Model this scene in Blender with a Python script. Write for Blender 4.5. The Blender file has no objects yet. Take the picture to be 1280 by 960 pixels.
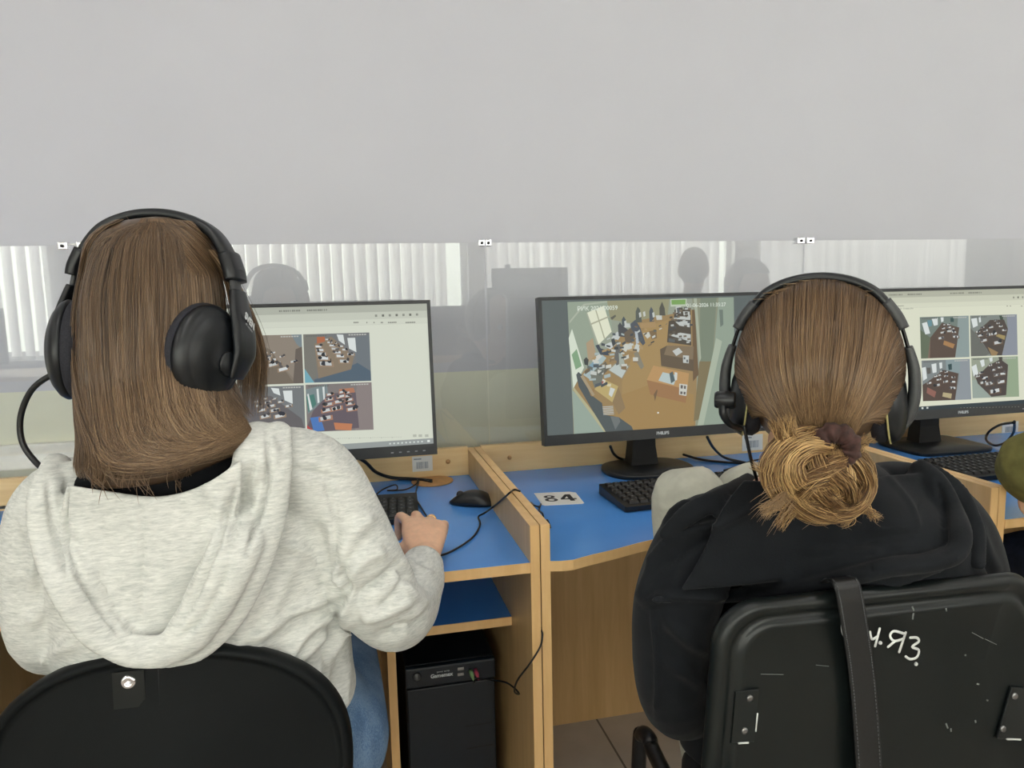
import bpy, bmesh, math, random
import numpy as np
from mathutils import Vector, Matrix
from mathutils.bvhtree import BVHTree
random.seed(7); RNG = np.random.default_rng(7)
scn = bpy.context.scene
COL = scn.collection
PI = math.pi
# ---------------------------------------------------------------- camera frame
CAM = np.array([0.0, 0.0, 1.2]); F = 910.0
RM = np.array([[0.97428166, 0.04966523, -0.21979222],
               [-0.22426956, 0.11904356, -0.96722893],
               [-0.0218728, 0.9916461, 0.12712036]])
def ray(px, py): return RM @ np.array([px - 640.0, 480.0 - py, -F])
def P(px, py, Y):
    r = ray(px, py); return CAM + r * (Y / r[1])
def PZ(px, py, Z):
    r = ray(px, py); return CAM + r * ((Z - CAM[2]) / r[2])
def project(v):
    c = (np.asarray(v) - CAM) @ RM
    return np.stack([640 + F * c[..., 0] / -c[..., 2], 480 - F * c[..., 1] / -c[..., 2]], -1)
def PX(px, py, X):
    r = ray(px, py); return CAM + r * ((X - CAM[0]) / r[0])
def V(*a): return np.array(a, float)
def unit(v): v = np.asarray(v, float); return v / (np.linalg.norm(v) + 1e-12)
def yawvec(deg):
    a = math.radians(deg); return V(math.sin(a), math.cos(a), 0), V(math.cos(a), -math.sin(a), 0)
# ---------------------------------------------------------------- tagging / linking
def tag(o, label=None, cat=None, group=None, kind=None):
    if label: o['label'] = label
    if cat: o['category'] = cat
    if group: o['group'] = group
    if kind: o['kind'] = kind
    return o
def empty(name, loc, label, cat, group=None):
    o = bpy.data.objects.new(name, None); COL.objects.link(o)
    o.location = loc; o.empty_display_size = .05
    return tag(o, label, cat, group)
bpy_update = lambda: bpy.context.view_layer.update()
def put(name, me, mats, parent=None):
    o = bpy.data.objects.new(name, me); COL.objects.link(o)
    for m in (mats if isinstance(mats, (list, tuple)) else [mats]): me.materials.append(m)
    if parent is not None:
        o.parent = parent
        p = parent; off = Vector((0, 0, 0))
        while p is not None: off += p.location; p = p.parent
        me.transform(Matrix.Translation(-off))
    return o
# ---------------------------------------------------------------- mesh collector (world coordinates)
class MB:
    def __init__(s): s.v = []; s.f = []; s.m = []; s.sm = []
    def add(s, vs, fs, mi=0, smooth=True):
        o = len(s.v); s.v += [tuple(map(float, p)) for p in vs]
        for f in fs: s.f.append(tuple(i + o for i in f)); s.m.append(mi); s.sm.append(smooth)
        return s
    def box(s, a, b, bev=0.0, mi=0, M=None):
        bm = bmesh.new(); bmesh.ops.create_cube(bm, size=1)
        for v in bm.verts: v.co = Vector(((a[0] + b[0]) / 2 + v.co.x * (b[0] - a[0]), (a[1] + b[1]) / 2 + v.co.y * (b[1] - a[1]), (a[2] + b[2]) / 2 + v.co.z * (b[2] - a[2])))
        if bev > 0: bmesh.ops.bevel(bm, geom=bm.edges[:], offset=bev, segments=2, profile=.6, affect='EDGES')
        return s.bm(bm, mi, M, smooth=False)
    def bm(s, bm, mi=0, M=None, smooth=True):
        bm.verts.ensure_lookup_table(); bm.verts.index_update()
        vs = [(M @ v.co if M is not None else v.co)[:] for v in bm.verts]
        fs = [tuple(v.index for v in f.verts) for f in bm.faces]
        bm.free(); return s.add(vs, fs, mi, smooth)
    def loft(s, rings, mi=0, cap=True, closed=True, smooth=True):
        n = len(rings[0]); vs = [p for r in rings for p in r]; fs = []
        for i in range(len(rings) - 1):
            for j in range(n if closed else n - 1):
                k = (j + 1) % n; fs.append((i * n + j, i * n + k, (i + 1) * n + k, (i + 1) * n + j))
        if cap: fs.append(tuple(range(n - 1, -1, -1))); fs.append(tuple(range((len(rings) - 1) * n, len(rings) * n)))
        return s.add(vs, fs, mi, smooth)
    def tube(s, pts, r, n=12, mi=0, flat=1.0, ref=None, sub=0, ball=False):
        pts = np.asarray(pts, float)
        rr = np.full(len(pts), r, float) if np.isscalar(r) else np.asarray(r, float)
        if sub: pts, rr = spline(pts, sub, rr)
        k = len(pts); T = np.gradient(pts, axis=0); T /= np.linalg.norm(T, axis=1)[:, None] + 1e-12
        u = np.asarray(ref, float) if ref is not None else (V(0, 0, 1) if abs(T[0][2]) < .9 else V(1, 0, 0))
        rings = []
        for i in range(k):
            u = u - T[i] * (u @ T[i]); u = unit(u); w = np.cross(T[i], u)
            a = np.arange(n) * 2 * PI / n
            rings.append(pts[i] + rr[i] * (np.cos(a)[:, None] * w + flat * np.sin(a)[:, None] * u))
        if ball:
            def dome(i, sg):
                out = []
                for q in (.35, .68, .9, .99):
                    c = pts[i] + sg * T[i] * rr[i] * q * .9
                    out.append(c + (rings[i] - pts[i]) * math.sqrt(1 - q * q))
                return out
            rings = dome(0, -1)[::-1] + rings + dome(k - 1, 1)
        return s.loft(rings, mi)
    def lathe(s, prof, c, ax, n=32, mi=0, ex=1.0, ref=(0, 0, 1), smooth=True):
        ax = unit(ax); u = np.asarray(ref, float); u = V(1, 0, 0) if abs(unit(u) @ ax) > .98 else u; u = unit(u - ax * (u @ ax)); w = np.cross(ax, u)
        a = np.arange(n) * 2 * PI / n; rings = []
        for r, h in prof: rings.append(np.asarray(c) + ax * h + r * (np.cos(a)[:, None] * w + ex * np.sin(a)[:, None] * u))
        return s.loft(rings, mi, smooth=smooth)
    def prism(s, poly, d, mi=0, smooth=False, bev=0.0):
        poly = np.asarray(poly, float); d = np.asarray(d, float); n = len(poly)
        if bev:
            c = poly.mean(0); L = np.linalg.norm(d); e = d / L * bev
            sh = poly + np.array([unit(c - p) for p in poly]) * bev
            return s.loft([sh, poly + e, poly + d - e, sh + d], mi, smooth=smooth)
        return s.loft([poly, poly + d], mi, smooth=smooth)
    def mesh(s, name='m'):
        me = bpy.data.meshes.new(name); me.from_pydata(s.v, [], s.f)
        me.polygons.foreach_set('material_index', s.m); me.polygons.foreach_set('use_smooth', s.sm)
        me.update(); return me
    def fixed(s, name='m'):
        me = s.mesh(name); b = bmesh.new(); b.from_mesh(me); bmesh.ops.recalc_face_normals(b, faces=b.faces[:]); b.to_mesh(me); b.free(); return me
    def build(s, name, mats, parent=None):
        return put(name, s.fixed(name), mats, parent)
def spline(pts, sub, rr=None):
    pts = np.asarray(pts, float); n = len(pts); out = []; ro = []
    for i in range(n - 1):
        p0, p1, p2, p3 = pts[max(i - 1, 0)], pts[i], pts[i + 1], pts[min(i + 2, n - 1)]
        for j in range(sub):
            t = j / sub
            out.append(.5 * ((2 * p1) + (-p0 + p2) * t + (2 * p0 - 5 * p1 + 4 * p2 - p3) * t * t + (-p0 + 3 * p1 - 3 * p2 + p3) * t ** 3))
            if rr is not None: ro.append(rr[i] + (rr[i + 1] - rr[i]) * (t * t * (3 - 2 * t)))
    out.append(pts[-1])
    if rr is None: return np.array(out)
    ro.append(rr[-1]); return np.array(out), np.array(ro)
def ellipse_ring(c, a, b, n=40, e=2.3):
    t = np.arange(n) * 2 * PI / n; ct, st = np.cos(t), np.sin(t)
    x = np.sign(ct) * np.abs(ct) ** (2 / e); y = np.sign(st) * np.abs(st) ** (2 / e)
    return np.asarray(c) + x[:, None] * np.asarray(a) + y[:, None] * np.asarray(b)
def px_rings(rows, n=40, e=2.3, sub=4):
    """rows: (py, left px, right px, Y of the middle, half depth) -> horizontal body sections"""
    rows = spline(np.array(rows, float), sub); R = []
    for py, l, r, Y, b in rows:
        c, a, nrm = facing(py, l, r, Y); R.append(ellipse_ring(c, a, nrm * b, n, e))
    return R
def facing(py, l, r, Y):
    """middle, half-width vector and depth direction of a level section whose sides lie on two sight lines"""
    c = P((l + r) / 2, py, Y); v = unit(V(c[0], c[1], 0)); a = V(v[1], -v[0], 0)
    def hit(px): d = ray(px, py); return (c - CAM) @ v / (d @ v) * (d @ a) - (c - CAM) @ a
    ha, hb = hit(l), hit(r); c = c + a * (ha + hb) / 2
    return c, a * (hb - ha) / 2, v
def remesh(mb, voxel, smooth=4, fac=.5):
    me = mb.fixed('tmp'); o = bpy.data.objects.new('tmp', me); COL.objects.link(o)
    m = o.modifiers.new('r', 'REMESH'); m.mode = 'VOXEL'; m.voxel_size = voxel; m.use_smooth_shade = True
    if smooth:
        k = o.modifiers.new('s', 'SMOOTH'); k.iterations = smooth; k.factor = fac
    dg = bpy.context.evaluated_depsgraph_get(); ev = o.evaluated_get(dg)
    out = bpy.data.meshes.new_from_object(ev, depsgraph=dg)
    bpy.data.objects.remove(o); bpy.data.meshes.remove(me)
    out.polygons.foreach_set('use_smooth', [True] * len(out.polygons)); out.materials.clear(); return out
def getv(me):
    a = np.empty(len(me.vertices) * 3, np.float32); me.vertices.foreach_get('co', a); return a.reshape(-1, 3).astype(float)
def getn(me):
    a = np.empty(len(me.vertices) * 3, np.float32); me.vertices.foreach_get('normal', a); return a.reshape(-1, 3).astype(float)
def setv(me, v): me.vertices.foreach_set('co', v.astype(np.float32).ravel()); me.update()
def seg_dist(p, path):
    """distance of 2-D points to a polyline, with the position along it (0..1)"""
    best = np.full(len(p), 1e9); tt = np.zeros(len(p)); n = len(path) - 1
    for i in range(n):
        a, b = path[i], path[i + 1]; d = b - a; L = d @ d + 1e-9
        t = np.clip(((p - a) @ d) / L, 0, 1); q = np.linalg.norm(p - (a + t[:, None] * d), axis=1)
        k = q < best; best[k] = q[k]; tt[k] = (i + t[k]) / n
    return best, tt
def folds(me, ridges, noise=()):
    """push a cloth surface along its normals: ridges = (points seen from behind, width px, height m)"""
    v = getv(me); n = getn(me); p = project(v); view = unit(-1 * (v - CAM)); view = (CAM - v); view /= np.linalg.norm(view, axis=1)[:, None]
    w = np.clip((n * view).sum(1) * 1.6, 0, 1); d = np.zeros(len(v))
    for pts, wid, h in ridges:
        path = spline(np.array(pts, float), 6); q, t = seg_dist(p, path)
        d += h * np.exp(-(q / wid) ** 2) * np.clip(np.sin(np.clip(t, .04, .96) * PI) * 1.7, 0, 1)
    for fx, fy, fz, amp, ph in noise:
        d += amp * np.sin(v @ V(fx, fy, fz) + ph + 1.7 * np.sin(v @ V(fz, fx, fy) * .6))
    setv(me, v + n * (d * np.where(np.abs(d) > 0, w, 0))[:, None]); return me
def bvh_of(me):
    return BVHTree.FromPolygons([tuple(x) for x in getv(me)], [tuple(p.vertices) for p in me.polygons])
def text_mesh(s, size, origin, u, v, lift=.0006, align='CENTER', bold=0.0):
    cu = bpy.data.curves.new('t', 'FONT'); cu.body = s; cu.size = size; cu.align_x = align; cu.align_y = 'CENTER'; cu.extrude = .0002; cu.offset = bold; cu.resolution_u = 4
    o = bpy.data.objects.new('t', cu); COL.objects.link(o); dg = bpy.context.evaluated_depsgraph_get()
    me = bpy.data.meshes.new_from_object(o.evaluated_get(dg), depsgraph=dg); bpy.data.objects.remove(o); bpy.data.curves.remove(cu)
    u = unit(u); v = unit(v); n = np.cross(u, v); q = getv(me)
    setv(me, np.asarray(origin) + q[:, :1] * u + q[:, 1:2] * v + (q[:, 2:3] + lift) * n); me.materials.clear(); return me
# ---------------------------------------------------------------- materials
def lin(c):
    c = np.array(c, float) / 255.0
    return np.where(c <= .04045, c / 12.92, ((c + .055) / 1.055) ** 2.4)
def rgba(c): return tuple(lin(c)) + (1.0,)
class Mat:
    def __init__(s, name, col=(128, 128, 128), rough=.5, metal=0, spec=.5, **kw):
        s.m = bpy.data.materials.new(name); s.m.use_nodes = True; s.t = s.m.node_tree; s.n = s.t.nodes
        s.b = s.n['Principled BSDF']; s.b.inputs['Base Color'].default_value = rgba(col)
        s.b.inputs['Roughness'].default_value = rough; s.b.inputs['Metallic'].default_value = metal; s.b.inputs['Specular IOR Level'].default_value = spec
        for k, x in kw.items(): s.b.inputs[k.replace('_', ' ')].default_value = x
    def node(s, t, **kw):
        n = s.n.new(t)
        for k, x in kw.items():
            if k in n.inputs: n.inputs[k].default_value = x
            else: setattr(n, k, x)
        return n
    def link(s, a, b): s.t.links.new(a, b); return s
    def coords(s, scale, rot=(0, 0, 0), kind='Object'):
        tc = s.node('ShaderNodeTexCoord'); mp = s.node('ShaderNodeMapping'); mp.inputs['Scale'].default_value = scale; mp.inputs['Rotation'].default_value = rot
        s.link(tc.outputs[kind], mp.inputs['Vector']); return mp.outputs['Vector']
    def noise(s, vec, scale=1, detail=4, rough=.55, dist=0):
        n = s.node('ShaderNodeTexNoise'); n.inputs['Scale'].default_value = scale; n.inputs['Detail'].default_value = detail
        n.inputs['Roughness'].default_value = rough; n.inputs['Distortion'].default_value = dist; s.link(vec, n.inputs['Vector']); return n.outputs['Fac']
    def ramp(s, fac, stops):
        r = s.node('ShaderNodeValToRGB'); e = r.color_ramp.elements
        while len(e) < len(stops): e.new(.5)
        for k, (p, c) in enumerate(stops): e[k].position = p; e[k].color = rgba(c) if len(c) == 3 else c
        s.link(fac, r.inputs['Fac']); return r.outputs['Color']
    def color(s, out): return s.link(out, s.b.inputs['Base Color'])
    def bump(s, fac, strength=.2, dist=.002):
        b = s.node('ShaderNodeBump'); b.inputs['Strength'].default_value = strength; b.inputs['Distance'].default_value = dist
        s.link(fac, b.inputs['Height']); s.link(b.outputs['Normal'], s.b.inputs['Normal']); return s
M = {}
def simple(key, col, rough=.5, metal=0, spec=.5, nz=None, amp=.12, **kw):
    w = Mat(key, col, rough, metal, spec, **kw)
    sc = nz or 60
    v = w.coords((sc, sc, sc)); f = w.noise(v, 1, 3)
    c = np.array(col, float); w.color(w.ramp(f, [(.3, tuple(np.clip(c * (1 - amp), 0, 255))), (.7, tuple(np.clip(c * (1 + amp), 0, 255)))]))
    M[key] = w.m; return w
def wood(key, a, b, scale, rough=.4):
    w = Mat(key, a, rough, 0, .5); v = w.coords(scale); f = w.noise(v, 1, 6, .6, .6); v2 = w.coords(tuple(np.array(scale) * .23)); g = w.noise(v2, 1, 2)
    mx = w.node('ShaderNodeMath', operation='ADD'); mx.use_clamp = True; w.link(f, mx.inputs[0])
    ml = w.node('ShaderNodeMath', operation='MULTIPLY_ADD'); w.link(g, ml.inputs[0]); ml.inputs[1].default_value = .6; ml.inputs[2].default_value = -.3; w.link(ml.outputs[0], mx.inputs[1])
    w.color(w.ramp(mx.outputs[0], [(.25, a), (.5, tuple((np.array(a) + np.array(b)) / 2)), (.78, b)])); w.bump(f, .05, .0005); M[key] = w.m
wood('panel_laminate', (222, 186, 132), (200, 162, 108), (45, 45, 3.0))
wood('panel_laminate_horizontal', (246, 216, 162), (226, 188, 132), (3.0, 45, 45), .38)
wood('edge_banding', (246, 206, 148), (228, 184, 124), (30, 30, 4.0), .4)
w = Mat('blue_laminate', (66, 120, 196), .2, 0, .5); f = w.noise(w.coords((7, 7, 7)), 1, 3); w.color(w.ramp(f, [(.3, (82, 152, 236)), (.7, (88, 158, 240))])); f2 = w.noise(w.coords((220, 220, 220)), 1, 2); w.bump(f2, .03, .0004); M['blue'] = w.m
# painted wall with the darker band painted along its foot
w = Mat('wall_paint', (226, 223, 226), .6, 0, .3); tc = w.node('ShaderNodeTexCoord'); sx = w.node('ShaderNodeSeparateXYZ'); w.link(tc.outputs['Object'], sx.inputs[0])
gt = w.node('ShaderNodeMath', operation='GREATER_THAN'); w.link(sx.outputs['Z'], gt.inputs[0]); gt.inputs[1].default_value = .985
nf = w.noise(w.coords((3, 3, 3)), 1, 5); up = w.ramp(nf, [(.3, (201, 202, 210)), (.7, (204, 205, 213))]); lo = w.ramp(nf, [(.3, (224, 225, 208)), (.7, (230, 231, 214))])
mx = w.node('ShaderNodeMixRGB'); w.link(gt.outputs[0], mx.inputs[0]); w.link(lo, mx.inputs[1]); w.link(up, mx.inputs[2]); w.color(mx.outputs[0]); w.bump(w.noise(w.coords((160, 160, 160)), 1, 3), .05, .001); M['wall'] = w.m
simple('plain_wall', (222, 220, 220), .7, nz=4, amp=.02); simple('ceiling_paint', (238, 238, 238), .8, nz=5, amp=.02)
w = Mat('floor_tile', (150, 140, 128), .35); br = w.node('ShaderNodeTexBrick'); br.offset = 0; br.inputs['Scale'].default_value = 1; br.inputs['Mortar Size'].default_value = .003; br.inputs['Brick Width'].default_value = .45; br.inputs['Row Height'].default_value = .45
mp = w.coords((1, 1, 1)); w.n[-1].inputs['Location'].default_value = (-.185, -.06, 0); w.link(mp, br.inputs['Vector']); nf = w.noise(w.coords((9, 9, 9)), 1, 5)
ca = w.ramp(nf, [(.3, (186, 178, 168)), (.7, (200, 192, 182))]); w.link(ca, br.inputs['Color1']); w.link(ca, br.inputs['Color2']); br.inputs['Mortar'].default_value = rgba((104, 97, 90)); w.color(br.outputs['Color']); M['tile'] = w.m
# clear acrylic: fresnel reflection over straight-through transmission
w = Mat('clear_acrylic'); gl = w.node('ShaderNodeBsdfGlossy'); gl.inputs['Roughness'].default_value = .004; tr = w.node('ShaderNodeBsdfTransparent'); tr.inputs['Color'].default_value = (.99, .995, .99, 1)
ge = w.node('ShaderNodeNewGeometry'); dp = w.node('ShaderNodeVectorMath', operation='DOT_PRODUCT'); w.link(ge.outputs['Normal'], dp.inputs[0]); w.link(ge.outputs['Incoming'], dp.inputs[1])
ma = lambda op, a, b: (lambda n: (w.link(a, n.inputs[0]) if not isinstance(a, float) else setattr(n.inputs[0], 'default_value', a), w.link(b, n.inputs[1]) if not isinstance(b, float) else setattr(n.inputs[1], 'default_value', b), n.outputs[0])[2])(w.node('ShaderNodeMath', operation=op))
ab = ma('ABSOLUTE', dp.outputs['Value'], 0.0); fr = ma('ADD', ma('MULTIPLY', ma('POWER', ma('SUBTRACT', 1.0, ab), 5.0), .95), .048)
mxs = w.node('ShaderNodeMixShader'); w.link(fr, mxs.inputs[0]); w.link(tr.outputs[0], mxs.inputs[1]); w.link(gl.outputs[0], mxs.inputs[2])
w.link(mxs.outputs[0], w.n['Material Output'].inputs['Surface']); M['glass'] = w.m
simple('chrome', (225, 225, 228), .15, 1.0); simple('dark_metal', (40, 40, 42), .35, .6); simple('steel', (150, 150, 150), .3, 1.0)
simple('black_plastic', (21, 23, 25), .38, amp=.1); simple('matte_black', (15, 16, 18), .6, amp=.1); simple('bezel', (38, 41, 43), .4, amp=.05); simple('key_black', (24, 25, 27), .45); simple('legend_grey', (150, 152, 155), .5)
simple('cable_black', (14, 15, 17), .4); simple('headphone_black', (17, 21, 25), .36, amp=.08); simple('headphone_grey', (62, 64, 66), .42, amp=.06); simple('ear_cushion', (33, 34, 42), .8, nz=500, amp=.25); simple('ring_line', (176, 168, 116), .4)
simple('white_print', (225, 228, 230), .5, amp=.02); simple('paper_white', (232, 232, 228), .7, nz=30, amp=.02); simple('ink_black', (24, 24, 26), .6); simple('barcode_grey', (140, 150, 160), .6); simple('label_grey', (190, 196, 200), .6)
simple('pc_black', (17, 20, 24), .42, amp=.06); simple('pc_front', (17, 26, 36), .45, amp=.05); simple('plug_green', (150, 190, 130), .5); simple('plug_pink', (205, 85, 110), .5)
simple('skin', (230, 184, 152), .5, nz=90, amp=.035, Subsurface_Weight=.06, Subsurface_Scale=.004); simple('lip', (176, 104, 98), .45); simple('eye_white', (235, 232, 228), .2); simple('iris', (70, 52, 38), .2); simple('gold', (235, 190, 120), .2, 1.0); simple('nail', (224, 170, 155), .3)
simple('shoe_white', (220, 220, 218), .6); simple('leather_black', (18, 19, 20), .42, nz=300, amp=.2); simple('stitch_grey', (92, 94, 96), .7); simple('scrunchie_brown', (66, 46, 42), .65, spec=.2, nz=120, amp=.3, Sheen_Weight=.08)
simple('blind_rail', (230, 230, 228), .5); simple('window_frame', (240, 240, 238), .4); simple('white_duct', (238, 238, 235), .45, amp=.02); simple('grommet_wood', (196, 150, 98), .55, amp=.06)
# heathered grey jersey
w = Mat('grey_heather_jersey', (190, 190, 180), .95, 0, .15); f = w.noise(w.coords((70, 70, 400), (0, .12, 0)), 1, 6, .68, .4); f2 = w.noise(w.coords((14, 14, 30)), 1, 3)
ad = w.node('ShaderNodeMath', operation='MULTIPLY_ADD'); w.link(f2, ad.inputs[0]); ad.inputs[1].default_value = .25; w.link(f, ad.inputs[2])
w.color(w.ramp(ad.outputs[0], [(.43, (187, 191, 187)), (.6, (210, 212, 207)), (.78, (230, 231, 226))])); w.bump(w.noise(w.coords((420, 420, 700)), 1, 3), .25, .0012); w.b.inputs['Sheen Weight'].default_value = .12; M['heather'] = w.m
w = Mat('black_jersey', (22, 25, 28), .9, 0, .18); f = w.noise(w.coords((30, 30, 30)), 1, 4); w.color(w.ramp(f, [(.3, (22, 25, 29)), (.7, (28, 31, 35))])); w.bump(w.noise(w.coords((500, 500, 500)), 1, 3), .25, .001); w.b.inputs['Sheen Weight'].default_value = .07; M['black_jersey'] = w.m
w = Mat('black_shirt', (14, 16, 20), .85, 0, .2); w.bump(w.noise(w.coords((500, 500, 500)), 1, 3), .2, .001); f = w.noise(w.coords((30, 30, 30)), 1, 4); w.color(w.ramp(f, [(.3, (13, 15, 19)), (.7, (18, 20, 24))])); M['black_shirt'] = w.m
w = Mat('blue_denim', (78, 106, 140), .85, 0, .2); f = w.noise(w.coords((700, 700, 300), (0, .5, 0)), 1, 5, .7); f2 = w.noise(w.coords((16, 16, 16)), 1, 4)
ad = w.node('ShaderNodeMath', operation='MULTIPLY_ADD'); w.link(f2, ad.inputs[0]); ad.inputs[1].default_value = .9; w.link(f, ad.inputs[2]); w.color(w.ramp(ad.outputs[0], [(.6, (62, 88, 120)), (.9, (88, 116, 150)), (1.0, (112, 138, 168))])); w.bump(f, .2, .001); M['denim'] = w.m
simple('pale_trousers', (196, 196, 182), .9, spec=.2, nz=40, amp=.04); simple('olive_cloth', (116, 112, 66), .9, spec=.2, nz=60, amp=.07); simple('navy_cloth', (40, 46, 62), .9, spec=.2); simple('chair_plastic', (15, 21, 21), .33, amp=.06, nz=25, spec=.4); simple('chair_shell_black', (9, 14, 16), .5, amp=.06, nz=25, spec=.2); simple('chair_fabric', (20, 24, 29), .7, amp=.08, nz=80)
simple('chalk_mark', (215, 218, 215), .8); simple('scuff', (120, 125, 122), .7)
def hair_mat(key, dark, mid, light, rough=.34, spec=.5):
    w = Mat(key, mid, rough, 0, spec); at = w.node('ShaderNodeAttribute'); at.attribute_name = 'tint'
    w.color(w.ramp(at.outputs['Fac'], [(0, dark), (.5, mid), (1, light)])); w.b.inputs['Anisotropic'].default_value = .0; M[key] = w.m
hair_mat('hair_brown', (62, 48, 36), (128, 103, 78), (200, 170, 134)); hair_mat('hair_auburn', (72, 55, 41), (136, 108, 80), (198, 166, 124)); hair_mat('hair_gold', (58, 40, 26), (130, 95, 58), (236, 200, 142), .4)
# screens and anything else that carries its own picture: colours live on the faces
w = Mat('screen_light', (10, 10, 10), .5, 0, .2); at = w.node('ShaderNodeAttribute'); at.attribute_name = 'pix'; w.link(at.outputs['Color'], w.b.inputs['Emission Color']); w.b.inputs['Emission Strength'].default_value = 1.02; M['screen'] = w.m
# ================================================================ the room
ZT = .7264                                   # desk top height
DIV = [-1.546, -.616, .3135, 1.243, 2.172]   # lines between the workstations
def structure(name, mb, mats): return tag(mb.build(name, mats), kind='structure')
structure('floor', MB().box((-6, -3.0, -.1), (7, 2.0, 0)), M['tile'])
structure('ceiling', MB().box((-6, -3.0, 3.0), (7, 2.1, 3.1)), M['ceiling_paint'])
structure('wall_back', MB().box((-6, 1.95, 0), (7, 2.1, 3.0)), M['wall'])
structure('wall_left', MB().box((-6.1, -3.0, 0), (-6, 2.1, 3.0)), M['plain_wall'])
structure('wall_right', MB().box((7, -3.0, 0), (7.1, 2.1, 3.0)), M['plain_wall'])
WIN = [(-5.3, -2.26), (-1.83, 1.10), (1.28, 3.72), (4.0, 6.4)]; SILL, HEAD, YW = .74, 2.15, -2.8
w_ = MB().box((-6, YW - .2, 0), (7, YW, SILL)).box((-6, YW - .2, HEAD), (7, YW, 3.0))
xs = [-6] + [x for p in WIN for x in p] + [7]
for i in range(0, len(xs), 2): w_.box((xs[i], YW - .2, SILL), (xs[i + 1], YW, HEAD))
structure('wall_front', w_, M['plain_wall'])
# daylight panes; light coming through the blinds is emitted by the fabric itself
wd = Mat('daylight_pane', (230, 235, 225), .3); wd.b.inputs['Emission Color'].default_value = (.95, 1.0, .9, 1); wd.b.inputs['Emission Strength'].default_value = 4.6; M['daylight'] = wd.m
wb = Mat('glowing_blind_fabric', (235, 235, 230), .9); wb.b.inputs['Emission Color'].default_value = (1.0, .985, .955, 1); wb.b.inputs['Emission Strength'].default_value = 2.6
f = wb.noise(wb.coords((11, 11, .4)), 1, 3); mr = wb.node('ShaderNodeMapRange'); wb.link(f, mr.inputs['Value']); mr.inputs['From Min'].default_value = .38; mr.inputs['From Max'].default_value = .62; mr.inputs['To Min'].default_value = 1.5; mr.inputs['To Max'].default_value = 2.5
wb.link(mr.outputs[0], wb.b.inputs['Emission Strength']); M['blind'] = wb.m
for i, (a, b) in enumerate(WIN):
    fr_ = MB()
    for (p, q) in (((a, SILL), (b, SILL + .06)), ((a, HEAD - .06), (b, HEAD)), ((a, SILL), (a + .06, HEAD)), ((b - .06, SILL), (b, HEAD)), (((a + b) / 2 - .04, SILL), ((a + b) / 2 + .04, HEAD))):
        fr_.box((p[0], YW - .14, p[1]), (q[0], YW - .06, q[1]), .004)
    wo = structure('window_%d' % (i + 1), fr_, M['window_frame'])
    MB().box((a + .05, YW - .11, SILL + .05), (b - .05, YW - .10, HEAD - .05)).build('pane', M['daylight'], wo)
    MB().box((a - .04, YW - .06, SILL - .04), (b + .04, YW + .10, SILL), .006).build('window_sill', M['window_frame'], wo)
    bl = empty('vertical_blind', (a, YW + .06, HEAD), ['pale vertical slat blind drawn across the window at the far left', 'pale vertical slat blind on the window straight behind the camera', 'pale vertical slat blind on the window behind the woman in black', 'pale vertical slat blind drawn across the window at the far right'][i], 'blind', 'vertical blinds on the window wall')
    MB().box((a - .02, YW + .02, HEAD + .0), (b + .02, YW + .07, HEAD + .05), .005).build('head_rail', M['blind_rail'], bl)
    sl = MB(); x = a + .03; rr = random.Random(i + 3); end = b - (.22 if i in (1, 2) else .03)
    while x < end:
        an = math.radians(24 + rr.uniform(-5, 7)); c_, s_ = math.cos(an) * .0508, math.sin(an) * .0508
        sl.prism([(x - c_, YW + .05 - s_, SILL + .03), (x + c_, YW + .05 + s_, SILL + .03), (x + c_, YW + .05 + s_, HEAD), (x - c_, YW + .05 - s_, HEAD)], (0, .0015, 0)); x += .098
    sl.build('slats', M['blind'], bl)
# white cable duct along the back wall
structure('trim_1', MB().box((-3, 1.925, .80), (-.45, 1.95, .86), .004), M['white_duct'])
# ================================================================ acrylic screens and their clips
GY = 1.848
EDGES = [-1.53, -.588, .356, 1.272, 2.22]
glab = ['clear acrylic screen at the far left, beside the looped black headset boom', 'clear acrylic screen behind the monitor of the woman in grey', 'clear acrylic screen behind the monitor showing one large classroom', 'clear acrylic screen at the right, behind the right-hand monitor']
for i in range(4):
    g = MB().box((EDGES[i] + .002, GY - .002, .8005), (EDGES[i + 1] - .002, GY + .002, 1.323), .0006)
    tag(g.build('acrylic_screen', M['glass']), glab[i], 'screen', 'acrylic screens along the desks')
clab = {-.588: 'small steel clip joining the screens beside the headphones of the woman in grey', .356: 'small steel clip joining the screens above the twin dividers in the middle', 1.272: 'small steel clip joining the screens just above the black-clad woman\'s headset'}
for x in EDGES[1:4]:
    e = empty('screen_clip', (x, GY, 1.323), clab[x], 'clip', 'clips on top of the acrylic screens')
    for sx in (-1, 1):
        dx, hx = {-.588: (.019, .010), .356: (.0085, .0075), 1.272: (.015, .012)}[x]
        MB().box((x + sx * dx - hx, GY - .011, 1.313), (x + sx * dx + hx, GY + .011, 1.330), .002).build('clamp', M['chrome'], e)
        MB().lathe([(.0036, 0), (.0036, .003), (.0016, .0042)], (x + sx * dx, GY - .011, 1.321), (0, -1, 0), 12).build('screw', M['dark_metal'], e)
    MB().box((x - .012, GY - .004, 1.3235), (x + .012, GY + .004, 1.327)).build('bridge', M['steel'], e)
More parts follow.
